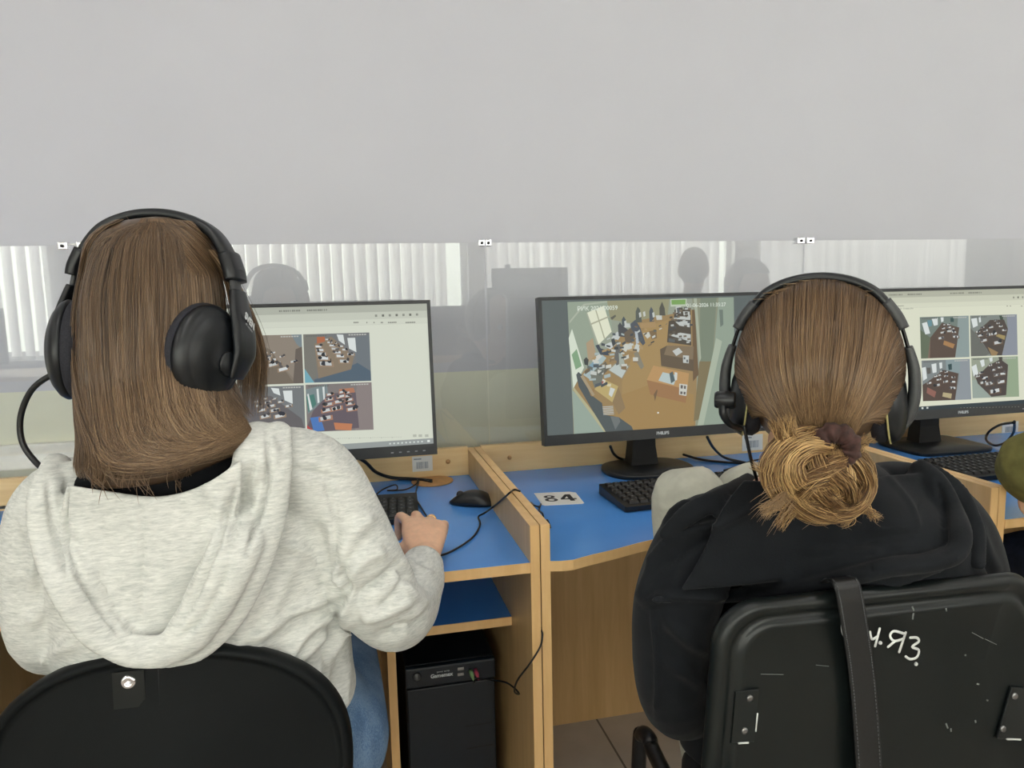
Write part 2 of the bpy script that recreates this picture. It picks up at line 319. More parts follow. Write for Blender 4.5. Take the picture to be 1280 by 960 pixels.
# ================================================================ desks
def slab(mb_poly, z0, z1):
    return [(x, y, z0) for x, y in mb_poly], (0, 0, z1 - z0)
def desk(i, label, curved=False, shelf=False, yf=1.19):
    xl, xr = DIV[i] + .0012, DIV[i + 1] - .0012; T = .0165; YB = 1.855
    e = empty('computer_desk', ((xl + xr) / 2, 1.5, 0), label, 'desk', 'row of wooden computer desks with blue tops')
    for a, b in ((xl, xl + T), (xr - T, xr)):
        yy = yf - .005 if not (i == 3 and a == xl) else 1.15
        if i == 2 and b == xr: yy = 1.15
        s = MB().box((a, yy + .002, 0), (b, YB, .7935), .0006).build('side_panel', M['panel_laminate'], e)
        MB().box((a - .0002, yy, 0), (b + .0002, yy + .002, .794), .0005).box((a - .0002, yy + .002, .7935), (b + .0002, YB, .7945), .0004).build('edge_band', M['edge_banding'], s)
    a, b = xl + T, xr - T
    if curved:
        n = 44; fp = []
        for k in range(n + 1):
            u = k / n; x = a + (b - a) * u; s = min(u, 1 - u) * (b - a)
            y = 1.189 - .011 * math.exp(-((s - .035) / .03) ** 2) + .062 / (1 + math.exp(-(s - .155) / .042))
            fp.append((x, y))
    else: fp = [(a, yf), (b, yf)]
    poly = fp + [(b, 1.835), (a, 1.835)]
    t = MB().prism(*slab(poly, ZT - .018, ZT)).build('desktop', M['blue'], e)
    eb = MB()
    band = fp + [(x, y + .0018) for x, y in fp[::-1]]
    off = [(x, y - .0018) for x, y in fp] + fp[::-1]
    n = len(fp)
    for k in range(n - 1): eb.prism([(fp[k][0], fp[k][1] - .002, ZT - .0182), (fp[k + 1][0], fp[k + 1][1] - .002, ZT - .0182), (fp[k + 1][0], fp[k + 1][1], ZT - .0182), (fp[k][0], fp[k][1], ZT - .0182)], (0, 0, .0184))
    eb.build('edge_band', M['edge_banding'], t)
    r = MB().box((a, 1.835, ZT - .06), (b, 1.855, .7995), .0008).build('back_rail', M['panel_laminate_horizontal'], e)
    for px in {1: [(560, 577)], 2: [(637, 572), (1085, 553)]}.get(i, []):
        q = P(*px, 1.834); MB().lathe([(.006, 0), (.0055, .0015), (.002, .0022)], q, (0, -1, 0), 16).build('screw', M['grommet_wood'], r)
    MB().box((a, 1.815, .0 if i != 1 else 0), (b, 1.831, ZT - .0185)).build('modesty_panel', M['panel_laminate'], e)
    if shelf:
        MB().box((.049, 1.372, 0), (.065, 1.815, .5365)).build('inner_panel', M['panel_laminate'], e)
        MB().box((.0488, 1.370, 0), (.0652, 1.372, .5365), .0004).build('inner_panel_edge', M['edge_banding'], e)
        s = MB().box((.049, 1.352, .537), (b, 1.815, .5545)).build('shelf', M['blue'], e)
        MB().box((.049, 1.350, .5368), (b, 1.352, .5547), .0004).build('edge_band', M['edge_banding'], s)
    return e
desk(0, 'wooden computer desk with blue top at the left edge, left of the woman in grey')
desk(1, 'wooden computer desk with blue top and lower blue shelf, used by the woman in grey', shelf=True)
desk(2, 'wooden computer desk with wavy front edge carrying the number card', curved=True)
desk(3, 'wooden computer desk with blue top at the right edge, beside the olive sleeve', yf=1.15)
gr = tag(MB().lathe([(.052, 0), (.053, .002), (.045, .0035)], (.196, 1.795, ZT), (0, 0, 1), 32).build('cable_grommet', M['grommet_wood']), 'round wood-coloured cable cover set in the blue desk under the left monitor', 'grommet')
# ---------------------------------------------------------------- number card
c = [V(.4135, 1.612, ZT), V(.496, 1.599, ZT), V(.5085, 1.588, ZT), V(.5005, 1.503, ZT), V(.4945, 1.499, ZT), V(.412, 1.510, ZT), V(.407, 1.516, ZT)]
e = empty('number_card', (.457, 1.556, ZT), 'white rounded card printed 84 stuck on the blue desk', 'card')
MB().prism(c, (0, 0, .0008)).build('card', M['paper_white'], e)
u_ = unit(c[1] - c[0]); v_ = unit(c[0] - c[6] )
dg_ = MB(); q84 = lambda x, y: V(.459, 1.556, ZT + .0009) + u_ * x + v_ * y
for cy_, rx_, ry_ in ((.0125, .0128, .0115), (-.0125, .0148, .0135)):
    a_ = np.linspace(0, 2 * PI, 29)[:-1]; o_ = [q84(-.021 + rx_ * math.cos(t), cy_ + ry_ * math.sin(t)) for t in a_]; i_ = [q84(-.021 + (rx_ - .0080) * math.cos(t), cy_ + (ry_ - .0062) * math.sin(t)) for t in a_]
    dg_.add(o_ + i_, [(k, (k + 1) % 28, 28 + (k + 1) % 28, 28 + k) for k in range(28)])
for p4 in (((.019, .026), (.0300, .026), (.0300, -.026), (.0200, -.026)), ((.0180, .026), (.0235, .0195), (.0100, -.007), (.001, -.007)), ((.001, -.007), (.037, -.007), (.037, -.0138), (.001, -.0138))): dg_.prism([q84(*p) for p in p4], (0, 0, .0002 + .0001 * len(dg_.v) / 100))
dg_.build('digits', M['ink_black'], e)
# ---------------------------------------------------------------- barcode stickers on the rails
def sticker(px0, px1, label, Y=1.834):
    a, b = P(*px0, Y), P(*px1, Y); y = Y
    e = empty('barcode_sticker', ((a[0] + b[0]) / 2, y, min(a[2], b[2])), label, 'sticker', 'barcode stickers on the back rails')
    MB().box((a[0], y - .0006, b[2]), (b[0], y + .0008, a[2])).build('label_paper', M['paper_white'], e)
    w, h = b[0] - a[0], a[2] - b[2]; m = MB(); x = a[0] + w * .2; rr = random.Random(5)
    while x < b[0] - w * .2:
        d = rr.choice((.0008, .0012, .002)); m.box((x, y - .0008, b[2] + h * .18), (x + d, y - .0005, b[2] + h * .62)); x += d + rr.choice((.0009, .0014))
    m.box((a[0] + w * .08, y - .0008, b[2] + h * .78), (a[0] + w * .45, y - .0005, b[2] + h * .86)); m.build('bars', M['barcode_grey'], e)
sticker((515, 571), (541, 588), 'white barcode sticker on the rail under the monitor of the woman in grey')
sticker((928, 544), (953, 562), 'white barcode sticker on the rail just left of the auburn bun')
sticker((1253, 528), (1272, 542), 'white barcode sticker on the rail behind the right-hand monitor')
# ================================================================ monitors
def fpoly(s, size, bold=0):
    cu = bpy.data.curves.new('t', 'FONT'); cu.body = s; cu.size = size; cu.offset = bold; cu.resolution_u = 2; cu.align_y = 'CENTER'
    o = bpy.data.objects.new('t', cu); COL.objects.link(o); dg = bpy.context.evaluated_depsgraph_get()
    me = bpy.data.meshes.new_from_object(o.evaluated_get(dg), depsgraph=dg); bpy.data.objects.remove(o); bpy.data.curves.remove(cu)
    v = [(x.co.x, -x.co.y) for x in me.vertices]; f = [tuple(p.vertices) for p in me.polygons]; bpy.data.meshes.remove(me); return v, f
class Screen:
    """flat picture of a lit display: coloured pieces on the panel plane (x right, y down, metres from its top-left)"""
    def __init__(s, O, u, v, n): s.O, s.u, s.v, s.n = O, u, v, n; s.vs = []; s.fs = []; s.c = []; s.k = 0; s.wash = .14
    def xy(s, px, py):
        r = ray(px, py); t = ((s.O - CAM) @ s.n) / (r @ s.n); q = CAM + r * t - s.O; return (q @ s.u, q @ s.v)
    def raw(s, pts, faces, col, step=True):
        if step: s.k += 1
        o = len(s.vs); h = s.k * 4e-6
        s.vs += [tuple(s.O + s.u * x + s.v * y + s.n * h) for x, y in pts]
        for f in faces: s.fs.append(tuple(i + o for i in f)); s.c.append(col)
    def poly(s, pts, col): s.raw(pts, [tuple(range(len(pts)))], col)
    def pxp(s, pts, col): s.poly([s.xy(*p) for p in pts], col)
    def text(s, t, x, y, size, col, bold=0):
        v, f = fpoly(t, size, bold); s.raw([(x + a, y + b) for a, b in v], f, col)
    def quad(s, q):
        q = [np.array(s.xy(*p)) for p in q]
        return lambda a, b: tuple(q[0] * (1 - a) * (1 - b) + q[1] * a * (1 - b) + q[2] * a * b + q[3] * (1 - a) * b)
    def build(s, parent):
        me = bpy.data.meshes.new('display'); me.from_pydata(s.vs, [], s.fs); at = me.attributes.new('pix', 'FLOAT_COLOR', 'FACE')
        at.data.foreach_set('color', np.array([tuple(lin(np.array(c) * (1 - s.wash) + np.array([132, 138, 126]) * s.wash)) + (1,) for c in s.c], np.float32).ravel()); me.update()
        return put('display', me, M['screen'], parent)
def monitor(cx, label, draw, base_e, base_hw, base_hd, yb=1.635):
    W, H, tilt = .603, .353, math.radians(6.0)
    u = V(1, 0, 0); up = V(0, math.sin(tilt), math.cos(tilt)); n = V(0, -math.cos(tilt), math.sin(tilt))
    BL = V(cx - W / 2, yb, .832); e = empty('monitor', (cx, yb + .09, ZT), label, 'monitor', 'three black computer monitors in a row')
    def fr(a, b, d0, d1): return [BL + u * a[0] + up * a[1] + n * d0, BL + u * b[0] + up * a[1] + n * d0, BL + u * b[0] + up * b[1] + n * d0, BL + u * a[0] + up * b[1] + n * d0], n * (d1 - d0)
    m = MB(); bz, bb = .008, .025
    m.prism(*fr((0, 0), (W, H), -.030, -.002), bev=.003)
    for a, b in (((0, 0), (W, bb)), ((0, H - bz), (W, H)), ((0, bb), (bz, H - bz)), ((W - bz, bb), (W, H - bz))): m.prism(*fr(a, b, -.003, .0015))
    m.build('housing', M['bezel'], e)
    MB().prism(*fr((W * .22, .05), (W * .78, H * .72), -.058, -.0302), bev=.006).build('rear_cover', M['black_plastic'], e)
    S = Screen(BL + u * bz + up * (H - bz) + n * .0002, u, -up, n); draw(S, W - 2 * bz, H - bz - bb); S.build(e)
    put('logo', text_mesh('PHILIPS', .0105, BL + u * W / 2 + up * bb * .5 + n * .0015, u, up, .0002, bold=.0004), M['label_grey'], e)
    bt = MB()
    for k in range(5): bt.prism(*fr((W - .105 + k * .018, .009), (W - .099 + k * .018, .0115), .0015, .002))
    bt.build('button_marks', M['legend_grey'], e)
    by = yb + .098
    st = MB().loft([[V(cx - w, by - d + .03, z), V(cx + w, by - d + .03, z), V(cx + w, by + .028 + .03, z), V(cx - w, by + .028 + .03, z)] for w, d, z in ((.038, .02, ZT + .011), (.032, .015, ZT + .06), (.026, .012, .95))], smooth=False)
    st.build('stand_neck', M['matte_black'], e)
    c0 = V(cx + .002, by, ZT)
    MB().loft([ellipse_ring(c0 + V(0, 0, z), V(base_hw * k, 0, 0), V(0, base_hd * k, 0), 56, base_e) for k, z in ((.985, 0), (1, .003), (1, .009), (.985, .012), (.3, .0135))]).build('stand_base', M['black_plastic'], e)
    return e
def blob(S, q, a, b, r, col, rr):
    S.poly([q(a + r * rr.uniform(.6, 1.2) * math.cos(t) , b + r * 1.25 * rr.uniform(.6, 1.2) * math.sin(t)) for t in np.linspace(0, 2 * PI, 7, endpoint=False)], col)
def classroom(S, corners, seed, wall, floor, side, cols, wins=(), extra=(), desk_c=(120, 96, 76)):
    q = S.quad(corners); rr = random.Random(seed); pl = lambda pts, c: S.poly([q(*p) for p in pts], c)
    pl([(0, 0), (1, 0), (1, 1), (0, 1)], wall)
    for pts, c in side: pl(pts, c)
    pl(floor[0], floor[1])
    for x in wins: pl(x, (226, 232, 232))
    for pts, c in extra: pl(pts, c)
    for (a0, b0), (a1, b1), n, s0, s1, sk in cols:
        s0 *= 1.18; s1 *= 1.18
        for k in range(n):
            t = (k / max(n - 1, 1)) ** .8; a = a0 + (a1 - a0) * t; b = b0 + (b1 - b0) * t; s = s0 + (s1 - s0) * t
            pl([(a - s, b - s * .35 + sk * s), (a + s, b - s * .45 - sk * s), (a + s * 1.05, b + s * .5 - sk * s), (a - s * .95, b + s * .6 + sk * s)], desk_c)
            g = rr.randint(-14, 14); pl([(a - s * .75, b - s * .32 + sk * s), (a + s * .7, b - s * .4 - sk * s), (a + s * .75, b + s * .25 - sk * s), (a - s * .7, b + s * .35 + sk * s)], (206 + g, 210 + g, 212 + g))
            for w_ in range(2): blob(S, q, a + rr.uniform(-1, 1) * s * .8, b - s * .35 + rr.uniform(-.3, .5) * s, s * rr.uniform(.3, .45), rr.choice([(42, 44, 54), (62, 60, 64), (30, 32, 38), (86, 82, 84)]), rr)
    for k in range(9): pl([(.04 + k * .035, .025), (.066 + k * .035, .025), (.066 + k * .035, .05), (.04 + k * .035, .05)], (96, 98, 96))
    for k in range(7): pl([(.68 + k * .04, .025), (.71 + k * .04, .025), (.71 + k * .04, .05), (.68 + k * .04, .05)], (190, 190, 186))
def browser(S, W, H, tone):
    g = lambda a: tuple(np.clip(np.array(tone) * a, 0, 255)); R = lambda x0, y0, x1, y1, c: S.poly([(x0, y0), (x1, y0), (x1, y1), (x0, y1)], c)
    R(0, 0, W, H, tone); R(0, 0, W, H * .05, g(.80)); R(0, H * .05, W, H * .10, g(.91)); R(0, H * .10, W, H * .138, g(.97))
    R(0, H * .138, W, H * .1395, g(.88))
    rr = random.Random(3)
    for x in (.12, .22, .45, .55):
        for k in range(10): R(W * x + k * .0045, H * .02, W * x + k * .0045 + rr.uniform(.002, .004), H * .032, g(.55))
    for k in range(7): R(W * (.80 + k * .026), H * .068, W * (.80 + k * .026) + .005, H * .084, g(.45 if k % 2 else .62))
    for k in range(20): R(W * .03 + k * .005, H * .116, W * .03 + k * .005 + rr.uniform(.002, .0042), H * .122, g(.6))
    return R, g
def draw_left(S, W, H):
    R, g = browser(S, W, H, (222, 226, 211))
    for px, n in ((442, 4), (458, 1), (467, 1), (476, 2), (485, 7), (507, 8)):
        x, y = S.xy(px, 403.5)
        for k in range(n): R(x + k * .0028, y - .002, x + k * .0028 + .002, y + .001, g(.5))
    dk = (150, 126, 104)
    classroom(S, [(294, 420), (377, 418), (379.5, 479), (296, 482)], 2, (128, 116, 104), ([(.30, .12), (.52, .30), (.86, 1), (0, 1), (0, .3)], (112, 100, 88)), [([(.5, 0), (1, 0), (1, 1), (.86, .9), (.45, .3)], (139, 127, 115)), ([(.84, 0), (1, 0), (1, .3), (.92, .2)], (116, 130, 138)), ([(.9, .3), (1, .25), (1, 1), (.84, 1)], (98, 88, 82))], [((.70, .70), (.38, .30), 6, .075, .035, .18), ((.55, .60), (.28, .28), 5, .07, .03, .18), ((.86, .55), (.56, .36), 3, .05, .035, .15)], desk_c=dk)
    classroom(S, [(379, 418), (461.6, 415.6), (464, 476), (381.3, 478.6)], 4, (110, 112, 116), ([(.16, .2), (.42, .06), (.75, .5), (.7, .75), (.2, .92)], (132, 116, 98)), [([(0, 0), (.2, 0), (.18, .9), (0, 1)], (116, 114, 108)), ([(0, .7), (.12, .96), (.14, 1), (0, 1)], (110, 168, 186)), ([(.72, .1), (1, .05), (1, 1), (.8, .7)], (104, 112, 120)), ([(.14, .94), (.62, .72), (.8, .62), (1, .8), (1, 1), (.14, 1)], (74, 92, 110)), ([(.2, .1), (.3, .05), (.3, .3), (.2, .45)], (150, 112, 84))], [((.32, .62), (.22, .26), 5, .10, .05, -.1), ((.60, .58), (.36, .12), 7, .075, .035, -.1), ((.70, .44), (.5, .2), 4, .055, .03, -.1)], [[(.50, .02), (.60, .03), (.62, .24), (.53, .15)], [(.66, .10), (.78, .10), (.79, .40), (.68, .32)]], [([(.20, .06), (.32, .06), (.32, .16), (.2, .2)], (176, 98, 66))], desk_c=dk)
    classroom(S, [(296.5, 484.5), (379.8, 481.5), (382, 541), (298.5, 545)], 6, (112, 116, 120), ([(.1, .2), (.5, .2), (.95, .7), (1, 1), (0, 1)], (96, 92, 96)), [([(0, .9), (.6, .72), (1, .9), (1, 1), (0, 1)], (70, 92, 114))], [((.62, .62), (.40, .25), 5, .08, .04, .15), ((.40, .62), (.28, .3), 4, .07, .04, .15), ((.76, .42), (.55, .26), 3, .05, .035, .12)], [[(.50, .03), (.62, .05), (.64, .2), (.54, .14)], [(.68, .10), (.82, .10), (.82, .38), (.70, .30)]], desk_c=dk)
    classroom(S, [(382, 481), (464.4, 477.7), (467, 537), (384, 540)], 8, (124, 116, 116), ([(.1, .55), (.35, .2), (.75, .2), (.78, .95), (.2, 1), (0, .9)], (96, 84, 94)), [([(0, .1), (.32, 0), (.34, .3), (.02, .62)], (120, 134, 138)), ([(.0, .25), (.12, .2), (.15, .42), (.03, .58)], (70, 120, 112)), ([(.78, 0), (1, 0), (1, 1), (.72, 1), (.72, .5)], (136, 124, 124))], [((.28, .72), (.36, .22), 5, .09, .05, .15), ((.45, .52), (.55, .18), 4, .08, .05, .15), ((.68, .55), (.62, .2), 5, .07, .04, .1)], [[(.02, .2), (.04, .19), (.09, .52), (.05, .55)], [(.16, .1), (.19, .09), (.2, .38), (.17, .4)], [(.25, .06), (.28, .05), (.28, .32), (.26, .33)]], [([(.05, .7), (.2, .68), (.26, .98), (.1, 1)], (72, 118, 190)), ([(.40, .82), (.68, .86), (.66, 1.0), (.42, .97)], (196, 122, 84)), ([(0, .85), (.08, .95), (.06, 1), (0, 1)], (180, 60, 60)), ([(.5, .12), (.72, .1), (.74, .2), (.5, .22)], (178, 116, 88))], desk_c=(170, 120, 96))
    for k in range(40):
        x, y = S.xy(395 + k * 2.7, 548.5 - k * .06); R(x, y - .0006, x + .0025, y + .0004 + (.0012 if k % 5 == 0 else 0), g(.82))
    for px in (516, 523, 531): x, y = S.xy(px, 543); R(x, y, x + .008, y + .006, g(.83))
    R(0, H - .0125, W, H, (150, 156, 156))
    for k in range(9): R(W - .10 + k * .009, H - .008, W - .096 + k * .009, H - .0045, (214, 220, 218))
    R(W - .014, H - .009, W - .008, H - .004, (240, 244, 240))
def draw_mid(S, W, H):
    R = lambda x0, y0, x1, y1, c: S.poly([(x0, y0), (x1, y0), (x1, y1), (x0, y1)], c)
    S.wash = .20; R(0, 0, W, H, (84, 93, 95)); Z = lambda pts, c: S.pxp([(690 + x / 4.8, 360 + y / 4.8) for x, y in pts], c)
    Z([(92, 84), (1090, 55), (1102, 846), (132, 889)], (150, 158, 142))
    Z([(92, 84), (350, 76), (360, 250), (270, 340), (190, 480), (122, 610)], (150, 164, 146))
    Z([(330, 77), (705, 66), (690, 200), (480, 210), (350, 190)], (150, 147, 114))
    Z([(122, 610), (190, 500), (300, 400), (400, 290), (540, 190), (700, 160), (840, 130), (870, 500), (860, 853), (130, 889)], (156, 126, 82))
    Z([(560, 230), (700, 190), (690, 470), (640, 640), (560, 860), (420, 870), (420, 560)], (168, 135, 84))
    Z([(350, 860), (420, 640), (640, 560), (850, 640), (850, 855)], (164, 128, 76))
    Z([(122, 610), (220, 720), (340, 880), (132, 889)], (152, 170, 158)); Z([(122, 605), (135, 600), (345, 870), (325, 881)], (186, 180, 140))
    Z([(840, 62), (1090, 55), (1102, 846), (862, 853), (885, 440)], (138, 142, 120))
    Z([(890, 61), (988, 58), (962, 440), (885, 440)], (118, 130, 112)); Z([(884, 440), (960, 440), (905, 780), (850, 800)], (124, 110, 78))
    Z([(850, 62), (868, 61), (895, 420), (885, 445)], (172, 180, 160)); Z([(1000, 57), (1090, 55), (1102, 846), (866, 853), (960, 500)], (146, 162, 146)); Z([(985, 300), (1020, 320), (905, 840), (868, 845)], (176, 188, 168))
    Z([(1003, 130), (1025, 130), (1028, 220), (1010, 235)], (104, 118, 110))
    Z([(205, 150), (312, 106), (358, 262), (272, 348)], (240, 242, 216)); Z([(258, 128), (264, 126), (318, 300), (312, 306)], (176, 176, 150)); Z([(226, 215), (340, 168), (342, 176), (229, 224)], (176, 176, 150)); Z([(205, 150), (211, 147), (280, 340), (272, 348)], (170, 176, 158))
    Z([(100, 300), (120, 246), (192, 478), (128, 604)], (228, 238, 220)); Z([(118, 400), (148, 366), (178, 468), (142, 490)], (128, 166, 128)); Z([(205, 330), (245, 300), (264, 400), (218, 446)], (178, 152, 120))
    Z([(104, 200), (190, 95), (330, 80), (330, 86), (195, 104), (106, 212)], (178, 186, 168))
    Z([(710, 66), (808, 63), (808, 108), (712, 112)], (196, 208, 186)); Z([(716, 72), (802, 69), (800, 98), (718, 100)], (118, 164, 84))
    dark = (70, 62, 54)
    for p in ([(700, 200), (740, 185), (832, 195), (836, 345), (690, 325)], [(735, 130), (830, 128), (834, 200), (730, 196)]): Z(p, dark)
    Z([(840, 130), (856, 130), (880, 520), (846, 560)], (104, 80, 56)); Z([(648, 368), (690, 345), (850, 350), (850, 500), (655, 468)], (92, 76, 60)); Z([(690, 345), (850, 350), (846, 430), (672, 400)], (126, 106, 82))
    wht = (202, 206, 204)
    for p in ([(702, 284), (770, 268), (832, 278), (832, 322), (760, 300)], [(740, 202), (826, 198), (826, 236), (765, 226)], [(722, 378), (760, 358), (784, 384), (746, 408)], [(786, 404), (822, 406), (820, 452), (786, 448)], [(735, 170), (830, 172), (830, 192), (730, 186)], [(742, 112), (775, 108), (772, 160), (745, 164)], [(786, 140), (826, 142), (826, 166), (790, 164)]): Z(p, wht)
    for p in ([(748, 120), (768, 116), (766, 150), (752, 152)], [(700, 300), (740, 308), (735, 326), (700, 322)], [(790, 415), (800, 415), (800, 428), (790, 428)], [(806, 430), (816, 430), (816, 446), (806, 446)]): Z(p, (84, 88, 92))
    Z([(608, 465), (822, 512), (812, 608), (568, 552)], (192, 146, 92)); Z([(568, 552), (812, 608), (802, 690), (590, 640)], (158, 112, 72)); Z([(638, 556), (664, 505), (752, 524), (730, 582)], (190, 206, 206)); Z([(704, 512), (724, 500), (738, 556), (714, 572)], (74, 88, 94)); Z([(735, 505), (752, 508), (750, 552), (738, 556)], (220, 222, 218))
    Z([(764, 574), (812, 580), (806, 648), (762, 640)], (214, 214, 206))
    for p in ([(772, 582), (786, 584), (784, 604), (771, 602)], [(792, 586), (804, 588), (802, 606), (791, 604)], [(770, 620), (784, 622), (782, 638), (769, 636)], [(790, 622), (802, 624), (800, 640), (789, 638)]): Z(p, (92, 84, 84))
    Z([(610, 640), (628, 610), (634, 612), (618, 680)], (110, 84, 60))
    Z([(255, 608), (302, 543), (398, 590), (362, 686)], (194, 170, 108)); Z([(282, 575), (305, 545), (322, 556), (302, 592)], (222, 216, 204)); Z([(288, 570), (300, 556), (312, 562), (302, 576)], (170, 90, 80)); Z([(340, 640), (350, 596), (378, 606), (358, 655)], (216, 222, 220)); Z([(330, 575), (355, 575), (352, 592), (330, 590)], (224, 214, 176))
    Z([(362, 686), (398, 590), (440, 720), (400, 760)], (142, 116, 82))
    pers = (72, 80, 84)
    Z([(145, 520), (158, 503), (178, 520), (232, 640), (300, 690), (310, 760), (400, 775), (478, 830), (492, 868), (330, 876), (240, 730), (160, 592)], pers)
    for k in range(6): Z([(302 + k, 712 + k * 9), (366 + k, 708 + k * 9), (367 + k, 712 + k * 9), (303 + k, 716 + k * 9)], (196, 204, 204))
    Z([(350, 770), (400, 775), (410, 800), (380, 850)], (104, 110, 112)); Z([(186, 520), (300, 400), (326, 420), (226, 548)], (172, 192, 196)); Z([(215, 470), (250, 440), (270, 455), (230, 500)], (124, 160, 182)); Z([(250, 420), (285, 395), (300, 410), (270, 440)], (214, 214, 208))
    Z([(228, 640), (246, 600), (256, 612), (240, 652)], (150, 116, 76)); Z([(170, 530), (186, 522), (256, 640), (244, 650)], (170, 150, 120))
    Z([(330, 490), (388, 440), (470, 466), (420, 546)], (150, 136, 110)); Z([(342, 492), (386, 452), (458, 470), (418, 540)], (196, 206, 204)); Z([(410, 366), (450, 330), (534, 350), (512, 386)], (184, 156, 112)); Z([(412, 362), (440, 334), (470, 340), (444, 384)], (212, 214, 206)); Z([(490, 372), (505, 332), (530, 346), (520, 386)], (206, 212, 208))
    Z([(305, 345), (350, 325), (386, 335), (350, 368)], (210, 216, 216)); Z([(355, 300), (390, 262), (420, 275), (396, 312)], (204, 210, 210)); Z([(545, 272), (592, 262), (590, 290), (572, 304)], (212, 212, 202)); Z([(528, 212), (620, 204), (625, 236), (530, 240)], (172, 138, 92)); Z([(420, 210), (466, 214), (470, 236), (430, 238)], (200, 206, 204)); Z([(622, 165), (658, 162), (660, 190), (628, 192)], (208, 210, 204))
    for pts, c in (([(260, 345), (280, 338), (292, 362), (350, 380), (340, 405), (290, 400)], (56, 64, 78)), ([(190, 430), (205, 415), (220, 430), (215, 465), (195, 460)], (56, 60, 60)), ([(380, 350), (400, 330), (410, 350), (400, 460), (385, 465), (375, 420)], (96, 96, 96)), ([(400, 390), (420, 392), (440, 470), (425, 480), (405, 470)], (168, 176, 166)), ([(470, 215), (500, 190), (530, 240), (560, 330), (545, 345), (510, 300), (480, 290)], (70, 76, 88)), ([(496, 260), (512, 262), (522, 330), (505, 336)], (186, 196, 204)), ([(502, 140), (514, 112), (528, 130), (540, 205), (502, 208)], (78, 84, 80)), ([(583, 140), (594, 112), (606, 132), (612, 200), (585, 204)], (72, 80, 92)), ([(644, 120), (660, 82), (676, 122), (680, 165), (645, 165)], (76, 74, 68)), ([(418, 190), (430, 170), (442, 190), (446, 230), (420, 232)], (66, 76, 84)), ([(395, 225), (408, 205), (420, 225), (455, 250), (470, 300), (400, 290)], (64, 66, 72)), ([(432, 270), (470, 240), (500, 280), (480, 330), (440, 325)], (98, 84, 70)), ([(490, 390), (515, 380), (552, 470), (535, 490), (505, 440)], (132, 126, 110)), ([(290, 470), (320, 440), (345, 480), (310, 520)], (96, 88, 76)), ([(355, 310), (372, 300), (382, 330), (362, 345)], (52, 56, 62)), ([(580, 260), (625, 250), (630, 300), (600, 310)], (120, 96, 66)), ([(350, 178), (380, 160), (384, 170), (360, 192)], (84, 84, 76)), ([(230, 520), (300, 450), (318, 470), (300, 560), (255, 600)], (108, 112, 104))): Z(pts, c)
    rr = random.Random(21); area = [(190, 470), (270, 380), (350, 280), (430, 215), (520, 185), (640, 175), (690, 215), (640, 300), (560, 380), (470, 470), (400, 540), (300, 600), (240, 560)]
    def inside(x, y):
        c = False
        for k in range(len(area)):
            (x1, y1), (x2, y2) = area[k], area[k - 1]
            if (y1 > y) != (y2 > y) and x < (x2 - x1) * (y - y1) / (y2 - y1) + x1: c = not c
        return c
    tones = [(206, 210, 206), (214, 214, 206), (60, 66, 74), (76, 84, 92), (100, 88, 72), (150, 122, 84), (176, 144, 98), (92, 98, 96), (196, 202, 200), (52, 56, 60), (128, 104, 76), (170, 186, 188)]
    for k in range(170):
        x, y = rr.uniform(180, 690), rr.uniform(170, 600)
        if not inside(x, y): continue
        s_ = 5 + 17 * (y - 160) / 440; a = rr.uniform(-.9, .3); c, n_ = math.cos(a) * s_, math.sin(a) * s_; q = rr.uniform(.35, .9)
        Z([(x - c + n_ * q * .4, y - n_ - c * q), (x + c, y + n_ - c * q * .8), (x + c - n_ * q * .4, y + n_ + c * q), (x - c, y - n_ + c * q * .8)], rr.choice(tones))
    for k in range(46):
        x, y = rr.uniform(706, 836), rr.uniform(115, 330); Z([(x - 9, y - 5), (x + 9, y - 7), (x + 10, y + 4), (x - 8, y + 6)], rr.choice([(70, 62, 56), (86, 78, 70), (190, 194, 192), (110, 96, 80), (60, 64, 70)]))
    for x, y in ((520, 150), (600, 150), (432, 200), (545, 145)): Z([(x, y), (x + 12, y - 6), (x + 16, y + 22), (x + 4, y + 28)], (206, 210, 206))
    Z([(631, 744), (640, 744), (640, 753), (631, 753)], (250, 250, 246))
    x, y = S.xy(690 + 150 / 4.8, 360 + 126 / 4.8); S.text('РИК 2021/00059', x, y, .0145, (232, 240, 228), .0002)
    x, y = S.xy(690 + 806 / 4.8, 360 + 106 / 4.8); S.text('01-06-2026 11:35:27', x, y, .0128, (232, 240, 230), .0002)
